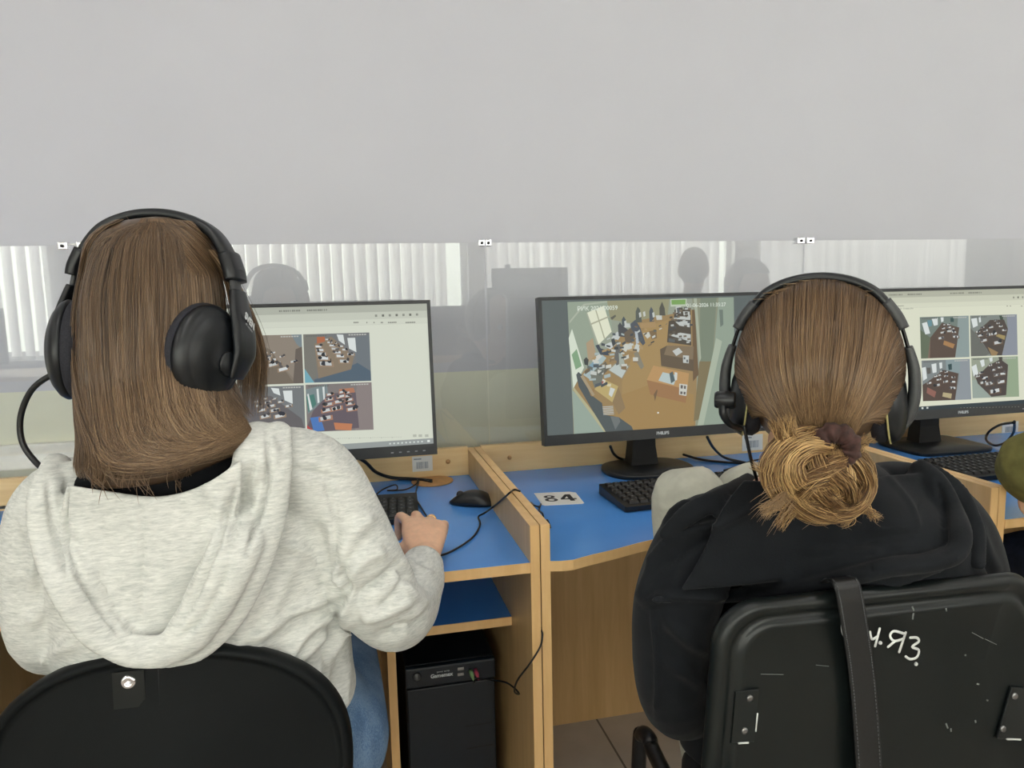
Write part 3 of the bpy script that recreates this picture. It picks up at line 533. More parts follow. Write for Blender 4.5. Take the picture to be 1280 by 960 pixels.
def draw_right(S, W, H):
    R, g = browser(S, W, H, (228, 230, 208)); x, y = S.xy(1112, 386.5); S.text('по трансляций - 01 июня 2026', x, y, .0052, g(.5))
    for px in (1258, 1262, 1276): x, y = S.xy(px, 383); R(x, y - .002, x + .005, y, g(.6))
    dk = (96, 76, 62); f = lambda x, y: (1080 + x / 5.645, 360 + y / 5.645)
    fl = ([(.2, .5), (.45, .15), (.8, .28), (.70, 1), (.18, 1)], (82, 66, 58))
    classroom(S, [f(393, 206), f(738, 195), f(744, 487), f(402, 498)], 11, (110, 124, 118), fl, [([(.78, 0), (1, 0), (1, 1), (.7, 1)], (138, 154, 154)), ([(0, .3), (.2, .5), (.2, 1), (0, 1)], (92, 104, 84)), ([(.2, .5), (.3, .55), (.36, 1), (.14, 1)], (122, 98, 86))], [((.42, .52), (.5, .2), 4, .06, .03, .1), ((.60, .36), (.58, .2), 3, .06, .035, -.05), ((.72, .5), (.66, .3), 3, .06, .04, -.1)], [[(.04, .15), (.14, .12), (.2, .4), (.1, .42)], [(.24, .05), (.36, .03), (.36, .2), (.28, .22)], [(.42, .02), (.48, .02), (.48, .12), (.43, .14)]], [([(.48, .58), (.70, .68), (.66, .78), (.46, .68)], (168, 122, 76)), ([(.15, .08), (.24, .08), (.24, .22), (.17, .24)], (96, 140, 152)), ([(.62, .04), (.69, .04), (.69, .14), (.62, .14)], (48, 74, 74))], dk)
    classroom(S, [f(747, 195), f(1077, 186), f(1083, 472), f(753, 483)], 12, (124, 132, 128), ([(.12, .42), (.42, .12), (.72, .12), (.8, .35), (.66, 1), (.42, .98)], (70, 60, 56)), [([(.78, 0), (1, 0), (1, 1), (.66, 1), (.8, .4)], (136, 142, 156)), ([(0, .3), (.12, .45), (.4, .95), (.3, 1), (0, 1)], (98, 100, 96))], [((.28, .62), (.16, .4), 3, .07, .05, .1), ((.40, .48), (.26, .30), 3, .07, .04, .1), ((.58, .68), (.44, .30), 3, .09, .05, .1), ((.72, .38), (.54, .14), 4, .05, .035, 0)], [[(.02, .08), (.14, .06), (.16, .25), (.06, .3)], [(.18, .03), (.22, .02), (.23, .16), (.19, .18)]], [([(.36, .78), (.58, .92), (.54, 1), (.44, 1)], (150, 122, 82)), ([(.56, .46), (.74, .52), (.72, .62), (.54, .52)], (160, 140, 88)), ([(.62, .02), (.70, .02), (.7, .12), (.64, .12)], (52, 70, 58))], dk)
    classroom(S, [f(404, 512), f(744, 500), f(755, 786), f(414, 799)], 13, (122, 130, 132), ([(.12, .52), (.45, .25), (.75, .35), (.66, 1), (0, 1), (0, .6)], (76, 60, 54)), [([(.78, 0), (1, 0), (1, 1), (.66, 1), (.76, .5)], (140, 148, 156)), ([(.5, 0), (.8, 0), (.78, .35), (.5, .25)], (134, 152, 156))], [((.30, .62), (.40, .28), 4, .065, .035, .1), ((.48, .54), (.5, .3), 3, .055, .04, .1), ((.62, .70), (.64, .44), 3, .065, .045, -.1), ((.14, .56), (.28, .40), 2, .05, .04, .1)], [[(0, .18), (.08, .16), (.1, .44), (.02, .5)], [(.20, .1), (.3, .08), (.3, .3), (.22, .32)], [(.36, .07), (.42, .06), (.42, .2), (.37, .22)]], [([(.42, .80), (.60, .84), (.58, .96), (.40, .9)], (184, 168, 128)), ([(.1, .66), (.28, .78), (.24, .92), (.08, .8)], (142, 92, 82)), ([(.54, .12), (.62, .1), (.62, .25), (.55, .26)], (40, 66, 70)), ([(.1, .18), (.18, .18), (.18, .32), (.11, .34)], (84, 82, 80))], dk)
    classroom(S, [f(754, 493), f(1083, 482), f(1092, 766), f(764, 778)], 14, (150, 158, 140), ([(.08, .5), (.36, .2), (.62, .06), (.78, .2), (.72, .95), (.4, .98), (.12, .64)], (66, 56, 54)), [([(.74, 0), (1, 0), (1, 1), (.7, 1), (.8, .3)], (146, 166, 136)), ([(0, .55), (.1, .55), (.4, 1), (0, 1)], (150, 164, 156))], [((.24, .62), (.12, .46), 2, .07, .05, .1), ((.48, .84), (.20, .38), 4, .11, .05, .1), ((.62, .62), (.40, .2), 4, .08, .04, .1), ((.66, .42), (.56, .14), 3, .06, .04, 0)], [[(.0, .22), (.1, .16), (.14, .4), (.04, .46)], [(.18, .08), (.27, .04), (.28, .2), (.22, .24)], [(.38, .02), (.45, .0), (.45, .1), (.4, .12)]], [([(.58, 0), (.66, 0), (.66, .1), (.6, .1)], (58, 52, 48))], dk)
    for k in range(36):
        x, y = S.xy(1132 + k * 4, 511 - k * .07); R(x, y - .0004, x + .003, y + .0004, g(.85))
    x0, y0 = S.xy(1137, 523); R(x0, H - .0105, W, H, (38, 50, 58)); R(0, H - .0105, x0, H, (206, 214, 204))
    for k, c in enumerate(((220, 226, 226), (84, 150, 160), (226, 230, 224), (210, 214, 210))): R(x0 + .006 + k * .0155, H - .0085, x0 + .012 + k * .0155, H - .0035, c)
C1 = -.109; C2 = .749; C3 = 1.631
monitor(C1, 'black monitor showing four classroom views in front of the woman in grey', draw_left, 2.4, .115, .09)
monitor(C2, 'black monitor showing one large classroom view, in the middle', draw_mid, 2.6, .118, .092)
monitor(C3, 'black monitor showing four small views, right of the black-clad woman', draw_right, 6, .125, .10)

# ================================================================ unseen ceiling lamps, added to brighten the desk tops from above
lamp = Mat('added_lamp_diffuser', (240, 240, 240), .5); lamp.b.inputs['Emission Color'].default_value = (1, .98, .95, 1); lamp.b.inputs['Emission Strength'].default_value = 6.4; M['lamp'] = lamp.m
for k, (x, y) in enumerate(((-2.4, .1), (-.3, .1), (1.8, .1), (3.9, .1), (-2.4, -1.2), (-.3, -1.2), (1.8, -1.2), (3.9, -1.2))):
    e = empty('added_ceiling_lamp', (x, y, 3.0), 'unseen flat square ceiling lamp added for light from above, in the row %s, %s' % ('over the desks' if y > 0 else 'near the windows', ['far left', 'left of the middle', 'right of the middle', 'far right'][k % 4]), 'lamp', 'added ceiling lamps')
    MB().box((x - .31, y - .31, 2.96), (x + .31, y + .31, 2.9995), .004).build('frame', M['window_frame'], e)
    MB().box((x - .28, y - .28, 2.955), (x + .28, y + .28, 2.9605)).build('diffuser', M['lamp'], e)
# ================================================================ figure tools
def head_geo(mb, E, R3, s=1.0):
    """E ear-level middle, R3 columns = right, forward, up"""
    nu, nv = 72, 52; rings = []
    for i in range(1, nv):
        th = PI * i / nv; z = math.cos(th); rr = math.sin(th); a = np.arange(nu) * 2 * PI / nu
        x = rr * np.sin(a); y = rr * np.cos(a); zz = np.full(nu, z)
        dn = np.clip(-zz, 0, 1); sm = dn * dn * (3 - 2 * dn)
        X = .074 * x * (1 - .34 * sm); Y = np.where(y > 0, .096 * y * (1 - .02 * sm), .098 * y * (1 - .45 * sm)) + .012 * sm; Z = np.where(zz > 0, .126 * zz, .122 * zz)
        fr = np.clip(y, 0, 1) ** 2
        g = lambda cx, cz, sx, sz: np.exp(-((X - cx) / sx) ** 2 - ((Z - cz) / sz) ** 2)
        d = .021 * g(0, -.028, .0105, .013) + .012 * g(0, -.008, .007, .02) + .004 * g(0, .035, .045, .012) - .009 * (g(.031, .012, .016, .011) + g(-.031, .012, .016, .011)) + .006 * g(0, -.062, .02, .008) - .003 * g(0, -.069, .02, .002) + .010 * g(0, -.1, .018, .014) + .005 * (g(.04, -.02, .018, .016) + g(-.04, -.02, .018, .016))
        Y = Y + d * fr * 1.0
        L = np.stack([X, Y, Z], 1) * s; rings.append(E + L @ R3.T)
    mb.loft(rings)
    for sx in (-1, 1):
        pts = [E + R3 @ (s * V(sx * q[0], q[1], q[2])) for q in ((.076, .006, -.028), (.080, -.004, -.01), (.083, -.012, .012), (.082, -.006, .026), (.077, .004, .024))]
        mb.tube(pts, [.006, .008, .009, .009, .006], 10, sub=3, ball=True)
def eyes(parent, E, R3, s=1.0):
    for sx in (-1, 1):
        c = E + R3 @ (s * V(sx * .031, .080, .012)); m = MB(); bm = bmesh.new(); bmesh.ops.create_uvsphere(bm, u_segments=20, v_segments=12, radius=.0125 * s)
        m.bm(bm, 0, Matrix.Translation(Vector(c))); f = R3 @ V(0, 1, 0); m.lathe([(.0056, .0112), (.0052, .0124), (.0, .0128)], c, f, 16, 1); m.build('eye', [M['eye_white'], M['iris']], parent)
    m = MB(); m.tube([E + R3 @ (s * V(x, .0995 - abs(x) * .28, -.066 + abs(x) * .06)) for x in (-.022, -.011, 0, .011, .022)], [.002, .0045, .005, .0045, .002], 10, sub=3, flat=.7); m.build('lips', M['lip'], parent)
def frame(yaw, pitch=0, roll=0):
    f, r = yawvec(yaw); up = V(0, 0, 1); p = math.radians(pitch); f2 = f * math.cos(p) - up * math.sin(p); u2 = up * math.cos(p) + f * math.sin(p)
    q = math.radians(roll); r2 = r * math.cos(q) - u2 * math.sin(q); u3 = np.cross(r2, f2); return np.stack([r2, f2, u3], 1)
def hand_geo(mb, wrist, fwd, back, thumb_side, curl=(20, 35, 25), spread=5, s=1.0, thumb=None):
    """open hand: palm loft, four unequal bent fingers and a thumb leaving the side of the palm; back = normal of the back of the hand"""
    fwd = unit(fwd); back = unit(back - fwd * (back @ fwd)); side = np.cross(fwd, back); side *= 1 if thumb_side > 0 else -1   # side points to the thumb
    at_ = lambda x, y, z: wrist + s * (side * x + fwd * y + back * z)
    mb.loft([ellipse_ring(at_(cx, y, z), side * w * s, back * t * s, 22, 2.5) for cx, y, z, w, t in ((0, -.02, 0, .024, .018), (0, .0, 0, .026, .018), (.001, .025, .002, .034, .018), (0, .055, .004, .040, .0165), (-.001, .082, .003, .041, .0135), (-.001, .092, .001, .038, .010))])
    tips = []
    for k, (x, y, L, r) in enumerate(((.030, .088, (.043, .026, .021), .0092), (.0095, .093, (.047, .030, .022), .0095), (-.0115, .089, (.043, .028, .021), .009), (-.0305, .079, (.034, .021, .018), .0078))):
        a = math.radians((1.4 - k) * spread); d0 = fwd * math.cos(a) + side * math.sin(a); p = at_(x, y - .014, .002); pts = [p, at_(x, y, .003)]; ang = 0
        for L_, c_ in zip(L, curl): ang += math.radians(c_ + k * 2); pts.append(pts[-1] + s * L_ * (d0 * math.cos(ang) - back * math.sin(ang)))
        mb.tube(pts, np.array([r * 1.02, r * 1.12, r, r * .92, r * .76]) * s, 12, sub=4, ball=True); tips.append(pts)
    t = thumb or ((.022, .018, -.004), (.040, .040, -.010), (.049, .066, -.016), (.050, .090, -.022))
    mb.tube([at_(*q) for q in t], np.array([.015, .0125, .0105, .0085]) * s, 12, sub=4, ball=True)
    return tips
def strands_mesh(polys, width, tint, tip=.25, grad=0.0):
    """polys (N,K,3): each strand a thin three-sided tapered tube"""
    polys = np.asarray(polys, float); N, K, _ = polys.shape
    T = np.gradient(polys, axis=1); T /= np.linalg.norm(T, axis=2, keepdims=True) + 1e-12
    ref = CAM - polys; u = np.cross(T, ref); u /= np.linalg.norm(u, axis=2, keepdims=True) + 1e-12; w = np.cross(u, T)
    tp = np.interp(np.linspace(0, 1, K), [0, .08, .7, 1], [.6, 1, 1, tip]); r = (np.asarray(width).reshape(-1, 1) * tp[None, :])[..., None] / 2
    ang = np.array([.5 * PI, .5 * PI + 2 * PI / 3, .5 * PI + 4 * PI / 3])
    vs = np.stack([polys + r * (math.cos(a) * u + math.sin(a) * w) for a in ang], 2).reshape(-1, 3)
    i = np.arange(N)[:, None, None] * K * 3; j = np.arange(K - 1)[None, :, None] * 3; k = np.arange(3)[None, None, :]; k2 = (k + 1) % 3
    q = np.stack([i + j + k, i + j + k2, i + j + 3 + k2, i + j + 3 + k], -1).reshape(-1, 4)
    return vs, q, np.repeat((np.asarray(tint, float)[:, None] + grad * (np.linspace(0, 1, K)[None, :] - .5)).ravel(), 3)
def hair_part(name, sets, mat, parent, base=None):
    """sets: list of strands_mesh outputs; base: optional (mesh, tint)"""
    vs = []; fs = []; ti = []; o = 0
    for v, q, t in sets: vs.append(v); fs.append(q + o); ti.append(t); o += len(v)
    vs = np.concatenate(vs); fs = np.concatenate(fs); ti = np.concatenate(ti)
    me = bpy.data.meshes.new(name); me.vertices.add(len(vs)); me.vertices.foreach_set('co', vs.astype(np.float32).ravel())
    me.loops.add(len(fs) * 4); me.loops.foreach_set('vertex_index', fs.astype(np.int32).ravel()); me.polygons.add(len(fs)); me.polygons.foreach_set('loop_start', np.arange(len(fs), dtype=np.int32) * 4)
    me.polygons.foreach_set('use_smooth', np.ones(len(fs), bool)); me.update(calc_edges=True); me.validate()
    at = me.attributes.new('tint', 'FLOAT', 'POINT'); at.data.foreach_set('value', np.clip(ti, 0, 1).astype(np.float32)); return put(name, me, mat, parent)
def tint_mesh(me, val):
    at = me.attributes.new('tint', 'FLOAT', 'POINT'); at.data.foreach_set('value', np.full(len(me.vertices), val, np.float32)); return me
def resample(path, K):
    path = np.asarray(path, float); d = np.concatenate([[0], np.cumsum(np.linalg.norm(np.diff(path, axis=0), axis=1))]); t = np.linspace(0, d[-1], K)
    return np.stack([np.interp(t, d, path[:, k]) for k in range(path.shape[1])], 1)
def lock(path, radius, n, K=22, twist=1.5, flare=.3, wid=.0011, tint=(.5, .25), rnd=None, messy=.0018):
    """a lock of hair: n strands winding along a path"""
    rnd = rnd or RNG; p = resample(spline(path, 8), K); T = np.gradient(p, axis=0); T /= np.linalg.norm(T, axis=1)[:, None] + 1e-12
    u = unit(np.cross(T[0], V(.3, .5, .8))); fr = []
    for i in range(K): u = unit(u - T[i] * (u @ T[i])); fr.append((u, np.cross(T[i], u)))
    U = np.array([f[0] for f in fr]); W = np.array([f[1] for f in fr]); s = np.linspace(0, 1, K)
    rad = np.interp(s, [0, .2, .75, 1], [.75, 1, 1, .55 + flare]); out = []
    rs = np.sqrt(rnd.uniform(.25, 1, n)) * radius; ph = rnd.uniform(0, 2 * PI, n)
    for k in range(n):
        a = ph[k] + twist * s + .25 * np.sin(s * rnd.uniform(3, 9) + ph[k]); out.append(p + (rad * rs[k])[:, None] * (np.cos(a)[:, None] * U + np.sin(a)[:, None] * W) + rnd.normal(0, .0006, 3) + messy * np.stack([np.sin(s * rnd.uniform(3, 12) + rnd.uniform(0, 6)) * rnd.normal() for _ in range(3)], 1))
    return strands_mesh(out, rnd.uniform(.7, 1.3, n) * wid, rnd.normal(tint[0], tint[1], n))
def surf(bvh, px, py, off=0.0, Yfall=1.0):
    d = unit(ray(px, py)); h = bvh.ray_cast(Vector(CAM), Vector(d), 4.0)
    q = np.array(h[0]) if h[0] is not None else P(px, py, Yfall)
    return q - d * off
def patch(mb, bvh, rows, off, Yfall, n=24, depth=.02, sub=5):
    """rows: lists of px points (same count) down the cloth; a padded sheet lying on the surface behind it"""
    rows = [resample(spline(np.array(r, float), 6), n) for r in rows]; rows = spline(np.array(rows).reshape(len(rows), -1), sub).reshape(-1, n, 2); m = len(rows)
    fr = np.zeros((m, n, 3)); 
    for i in range(m):
        for j in range(n):
            fr[i, j] = surf(bvh, rows[i, j, 0], rows[i, j, 1], 0, Yfall)
            if fr[i, j, 1] > Yfall: fr[i, j] = P(rows[i, j, 0], rows[i, j, 1], Yfall)
    for _ in range(4):
        g = fr.copy(); g[1:-1, :] = (fr[:-2] + 2 * fr[1:-1] + fr[2:]) / 4; fr = g.copy(); g[:, 1:-1] = (fr[:, :-2] + 2 * fr[:, 1:-1] + fr[:, 2:]) / 4; fr = g
    bk = fr.copy()
    for i in range(m):
        for j in range(n):
            d = unit(fr[i, j] - CAM); fr[i, j] -= d * off(j / (n - 1), i / (m - 1)); bk[i, j] += d * depth
    vs = np.concatenate([fr.reshape(-1, 3), bk.reshape(-1, 3)]); o = m * n; fs = []
    for i in range(m - 1):
        for j in range(n - 1):
            a = i * n + j; fs.append((a, a + 1, a + n + 1, a + n)); fs.append((o + a, o + a + n, o + a + n + 1, o + a + 1))
    for i in range(m - 1):
        for j in (0, n - 1): a = i * n + j; fs.append((a, a + n, o + a + n, o + a))
    for j in range(n - 1):
        for i in (0, m - 1): a = i * n + j; fs.append((a, a + 1, o + a + 1, o + a))
    return mb.add(vs, fs)
def shoe(parent, ankle, fdir, mat, name='shoe'):
    f = unit(V(fdir[0], fdir[1], 0)); r = V(f[1], -f[0], 0); z0 = ankle[2] - .085; m = MB()
    m.loft([ellipse_ring(V(ankle[0], ankle[1], 0) + f * y + V(0, 0, z0 + h), r * w, V(0, 0, h), 24, 2.6) for y, w, h in ((-.065, .02, .03), (-.055, .034, .042), (0, .038, .052), (.06, .043, .042), (.12, .045, .032), (.165, .035, .025), (.18, .015, .015))]); return m.build(name, mat, parent)
# ================================================================ the woman in the grey hoodie
e = empty('person', P(200, 900, 1.0) * V(1, 1, 0), 'woman in a pale grey hoodie with long loose brown hair, one hand on a mouse', 'person')
G1 = e; E1 = P(193, 430, 1.0); R1 = frame(18, 9, 3); YAWV = 33.0; fw1 = R1[:, 1]
# --- body
b = MB(); head_geo(b, E1, R1)
b.tube([E1 + R1 @ V(0, -.02, -.06), P(190, 545, .99), P(205, 600, .99)], [.058, .055, .07], 20, sub=4)
b.loft(px_rings([(560, 150, 300, 1.0, .045), (590, 95, 380, 1.0, .065), (640, 70, 405, 1.0, .085), (720, 80, 410, 1.0, .095), (820, 95, 415, 1.0, .095), (900, 90, 430, 1.0, .10), (1010, 85, 440, 1.02, .105)], 36, 2.2))
Wr = V(.112, 1.185, .760)
b.tube([P(370, 600, 1.0), P(425, 680, .985), P(478, 768, 1.0), P(520, 735, 1.12), Wr], [.042, .042, .036, .032, .024], 16, sub=5, ball=True)
WL = V(-.30, 1.26, .768); b.tube([P(95, 620, 1.0), P(78, 720, .99), P(85, 800, 1.0), V(-.33, 1.16, .78), WL], [.042, .042, .036, .031, .023], 16, sub=5, ball=True)
tips1 = hand_geo(b, Wr, V(.10, 1, .34), V(.10, -.32, 1), -1, (22, 58, 36), 12, 1.0, thumb=((.018, .018, -.008), (.036, .034, -.016), (.040, .054, -.030), (.030, .070, -.040)))
hand_geo(b, WL, V(.25, 1, -.02), V(.05, .1, 1), 1, (10, 18, 14), 5, .96)
hipL, hipR = V(-.30, 1.02, .56), V(-.06, 1.02, .56)
for h_, kn, an in ((hipL, V(-.34, 1.40, .53), V(-.34, 1.42, .10)), (hipR, V(-.05, 1.40, .53), V(-.06, 1.42, .10))):
    b.tube([h_, kn, an], [.075, .055, .036], 18, sub=6, ball=True); b.tube([an, an + V(0, .02, -.04), an + V(0, .12, -.055)], [.034, .034, .028], 12, sub=3, ball=True)
me = remesh(b, .0036, 2); body = put('body', me, M['skin'], e)
eyes(e, E1, R1)
# --- hoodie: trunk, sleeves and hem
h = MB()
h.loft(px_rings([(628, 100, 370, 1.0, .10), (636, 66, 400, 1.0, .112), (660, 50, 425, 1.0, .118), (720, 52, 436, 1.0, .124), (790, 60, 436, 1.0, .126), (850, 72, 440, 1.0, .126), (885, 82, 444, 1.0, .128), (905, 95, 432, 1.0, .126)], 48, 2.4))
h.tube([P(300, 600, 1.0), P(345, 585, .985), P(392, 600, .985), P(428, 660, .98), P(462, 728, .965), P(488, 764, .99), P(506, 762, 1.06), P(522, 728, 1.13), P(528, 708, 1.165)], [.03, .055, .060, .060, .058, .053, .049, .043, .036], 26, sub=6, ball=True)
h.tube([P(130, 630, 1.0), P(92, 622, .99), P(70, 650, .985), P(63, 720, .975), P(72, 790, .98), V(-.36, 1.08, .77), V(-.32, 1.19, .77)], [.04, .052, .056, .055, .052, .044, .036], 26, sub=6, ball=True)
me = remesh(h, .0042, 4)
rid = [([(432, 745), (405, 700), (395, 650)], 9, -0.0114), ([(440, 752), (380, 790), (340, 850)], 8, 0.0114), ([(445, 765), (410, 820), (380, 880)], 7, 0.0133), ([(425, 740), (350, 775), (300, 800)], 8, 0.0095), ([(430, 775), (428, 830), (400, 890)], 6, -0.0114), ([(434, 735), (418, 722), (428, 700)], 5, 0.0152),
       ([(470, 640), (440, 670), (425, 700)], 10, 0.0095), ([(485, 690), (455, 700), (430, 730)], 9, 0.0114), ([(500, 715), (465, 730), (440, 750)], 8, -0.0095), ([(520, 745), (480, 765), (450, 770)], 8, 0.0114), ([(535, 770), (500, 790), (465, 795)], 8, -0.0095), ([(545, 735), (520, 770), (500, 800)], 7, 0.0095), ([(505, 695), (520, 712), (545, 722)], 5, 0.0076), ([(498, 705), (516, 725), (540, 740)], 5, -0.0076), ([(505, 730), (520, 745), (535, 755)], 5, 0.0076),
       ([(360, 585), (400, 592), (425, 600)], 5, -0.0057), ([(405, 600), (420, 650), (415, 720)], 4, -0.0076), ([(330, 720), (300, 790), (290, 830)], 12, 0.0095), ([(370, 690), (340, 760), (310, 830)], 12, 0.0076), ([(90, 720), (60, 760), (30, 780)], 10, 0.0076), ([(100, 800), (70, 815), (50, 830)], 8, 0.0095), ([(30, 640), (45, 690), (40, 740)], 8, 0.0076), ([(380, 860), (405, 885), (440, 872)], 5, 0.0057), ([(360, 835), (400, 800), (430, 785)], 7, 0.0095), ([(415, 905), (430, 870), (440, 820)], 5, 0.0076),
       ([(420, 700), (432, 722), (436, 742)], 5, -.016), ([(436, 742), (418, 775), (405, 830), (395, 890)], 6, -.012), ([(444, 735), (432, 765), (428, 800)], 6, .012), ([(432, 748), (395, 768), (350, 778)], 7, -.008), ([(410, 705), (380, 690), (350, 680)], 7, .006), ([(500, 700), (478, 726), (452, 742)], 5, -.009), ([(512, 715), (492, 745), (470, 765)], 4, -.008), ([(545, 745), (520, 775), (488, 790)], 5, -.008), ([(390, 820), (360, 850), (330, 860)], 8, -.006), ([(420, 850), (395, 870), (370, 880)], 6, .007)]
folds(me, rid, [(38, 12, 26, .0016, 0), (16, 60, 44, .0009, 2)]); hood_trunk = me; bv = bvh_of(me); hoodie = put('hoodie', me, M['heather'], e)
# --- the hood hanging down the back: a sagging pouch and its thick rolled rim
k = MB()
patch(k, bv, [[(84, 606), (140, 615), (200, 621), (255, 606), (302, 574)], [(74, 660), (130, 680), (190, 684), (250, 672), (300, 640)], [(92, 720), (140, 740), (190, 746), (235, 738), (275, 716)], [(125, 775), (155, 792), (190, 798), (215, 794), (245, 778)], [(168, 806), (180, 812), (193, 815), (205, 813), (218, 808)]], lambda u, v: .006 + .010 * math.sin(PI * u) * math.sin(PI * min(1, v * 1.1)), .885, 30, .03)
def rim(pts, r, flat, off=.019, Yf=.89):
    p3 = [surf(bv, x, y, off + o, Yf) for x, y, o in pts]; k.tube(p3, r, 18, sub=6, flat=flat, ref=unit(CAM - p3[0]), ball=True)
rim([(322, 545, .0), (322, 580, .012), (312, 630, .014), (296, 682, .016), (270, 735, .018), (240, 785, .016), (205, 812, .012), (165, 806, .010)], [.026, .030, .031, .030, .030, .026, .018, .012], .62)
rim([(347, 540, .0), (344, 590, .006), (334, 650, .006), (314, 710, .006), (288, 764, .006), (252, 806, .006), (212, 822, .006)], [.018, .02, .022, .022, .02, .016, .012], .6)
rim([(72, 580, .0), (58, 625, .010), (64, 675, .012), (84, 730, .012), (118, 782, .012), (160, 812, .010), (205, 820, .010)], [.017, .020, .021, .021, .021, .018, .014], .62)
rim([(92, 588, .0), (84, 640, .004), (94, 700, .006), (125, 765, .006)], [.014, .014, .012, .010], .6)
me = remesh(k, .0034, 2)
folds(me, [([(334, 540), (336, 590), (325, 640), (310, 690)], 3.2, -.012), ([(318, 560), (305, 620), (285, 690)], 4, -.006), ([(176, 625), (178, 700), (172, 790)], 1.8, -.004), ([(290, 700), (262, 760), (225, 800)], 4, -.006), ([(60, 600), (66, 660), (84, 720)], 3, -.008), ([(84, 600), (80, 640), (86, 690), (110, 740), (150, 795)], 3, -.010), ([(300, 600), (282, 650), (262, 705), (225, 780)], 3, -.009), ([(250, 600), (275, 640), (282, 680)], 8, .004), ([(90, 640), (120, 720), (160, 790)], 8, .003), ([(290, 590), (270, 650), (262, 720)], 7, .003), ([(100, 640), (110, 680), (130, 720)], 8, .003)], [(30, 22, 20, .0012, 1)])
put('hood', me, M['heather'], e)
# --- black shirt showing at the neck
s_ = MB(); s_.loft(px_rings([(538, 190, 280, .985, .05), (556, 140, 312, .985, .066), (578, 88, 345, .985, .078), (610, 78, 352, .99, .083), (650, 85, 352, 1.0, .09)], 40, 2.2)); put('shirt', remesh(s_, .005, 4), M['black_shirt'], e)
# --- jeans
j = MB(); j.loft(px_rings([(872, 70, 440, 1.0, .112), (905, 62, 462, 1.0, .125), (950, 58, 470, 1.0, .13), (1010, 62, 470, 1.02, .13), (1050, 90, 440, 1.04, .11)], 40, 2.3))
for h_, kn, an in ((hipL, V(-.34, 1.40, .53), V(-.34, 1.42, .13)), (hipR + V(.0, 0, 0), V(-.05, 1.40, .53), V(-.06, 1.42, .13))): j.tube([h_ + V(0, 0, .0), kn, an], [.095, .072, .055], 20, sub=6, ball=True)
me = remesh(j, .006, 3); folds(me, [([(420, 915), (445, 925), (468, 930)], 3, .003), ([(455, 880), (462, 920), (458, 960)], 2, .002), ([(430, 890), (428, 930), (440, 960)], 3, -.003)], [(40, 30, 50, .001, 0)]); put('jeans', me, M['denim'], e)
for an in (V(-.34, 1.42, .10), V(-.06, 1.42, .10)): shoe(e, an, (0, 1), M['shoe_white'])
# ring on the ring finger, stud in the ear
rt = tips1[2]; d = unit(rt[2] - rt[1]); m = MB(); c = rt[1] + d * .016; u0 = unit(np.cross(d, V(0, 0, 1))); w0 = np.cross(u0, d)
m.tube([c + .0102 * (math.cos(a) * u0 + math.sin(a) * w0) for a in np.linspace(0, 2 * PI, 25)], .0014, 8); m.build('finger_ring', M['gold'], e)
# --- hair
# rows: py, left, right, Y of the middle, depth ratio, turn of the section with the head
HR = np.array([(271.5, 186, 214, 1.0, 1.2, 33), (275, 168, 232, 1.0, 1.2, 33), (281, 142, 248, 1.0, 1.25, 33), (303, 116, 266, 1.0, 1.28, 33), (340, 107, 274, 1.0, 1.30, 33), (380, 99, 280, 1.0, 1.30, 33), (430, 96, 281, .995, 1.26, 32), (470, 97, 284, .985, 1.1, 26), (510, 98, 300, .965, .92, 14), (545, 100, 318, .945, .74, 4), (575, 98, 300, .93, .68, 0), (600, 112, 240, .92, .7, 0), (612, 130, 205, .915, .7, 0)], float)
HRs = spline(HR, 6)
def shell_phi(phi, py, off=0.0, k=1.0):
    row = [np.interp(py, HRs[:, 0], HRs[:, q]) for q in range(1, 6)]; c, a, v = facing(py, row[0], row[1], row[2]); hw = np.linalg.norm(a); a = a / hw
    t = math.radians(row[4]); r_ = a * math.cos(t) - v * math.sin(t); f_ = v * math.cos(t) + a * math.sin(t)
    p_ = hw / math.sqrt(math.cos(t) ** 2 + (row[3] * math.sin(t)) ** 2); q_ = p_ * row[3]; ph_ = phi - t * 0
    return c + r_ * (p_ * k + off) * math.sin(ph_) - f_ * (q_ * k + off) * math.cos(ph_)
RG = np.linspace(272, 612, 92); RN = [np.array([shell_phi(p, py) for p in np.linspace(-PI, PI, 96, endpoint=False)]) for py in RG]
hs = MB(); hs.loft(RN); hbv = bvh_of(hs.mesh()); SX = np.array([(project(r)[:, 0].min(), project(r)[:, 0].max()) for r in RN])
def shell(px, py, off=0.0):
    """the visible surface of the hair mass at a pixel of the back view"""
    py = min(max(py, 274), 611); l, r = np.interp(py, HRs[:, 0], HRs[:, 1]), np.interp(py, HRs[:, 0], HRs[:, 2]); sl, sr = np.interp(py, RG, SX[:, 0]), np.interp(py, RG, SX[:, 1])
    f = min(max((px - l) / (r - l), 0.0), 1.0); return surf(hbv, sl + 1.2 + f * (sr - sl - 2.4), py, off, 1.0)
cap = MB(); rows = []
def span(py): k = min(max((py - 318) / 40, 0), 1); return -178 + 50 * k, 178 - 66 * k
for py in np.linspace(272, 600, 56):
    ph = np.radians(np.linspace(*span(py), 56))
    out = [shell_phi(p, py, -.004) for p in ph]; inn = [shell_phi(p, py, -.004, .86) for p in ph[::-1]]; rows.append(np.array(out + inn))
cap.loft(rows); put('hair_cap', tint_mesh(cap.fixed(), .12), M['hair_brown'], e)
rn = np.random.default_rng(11); sets = []; K = 30
polys = []; tint = []
clv = {}
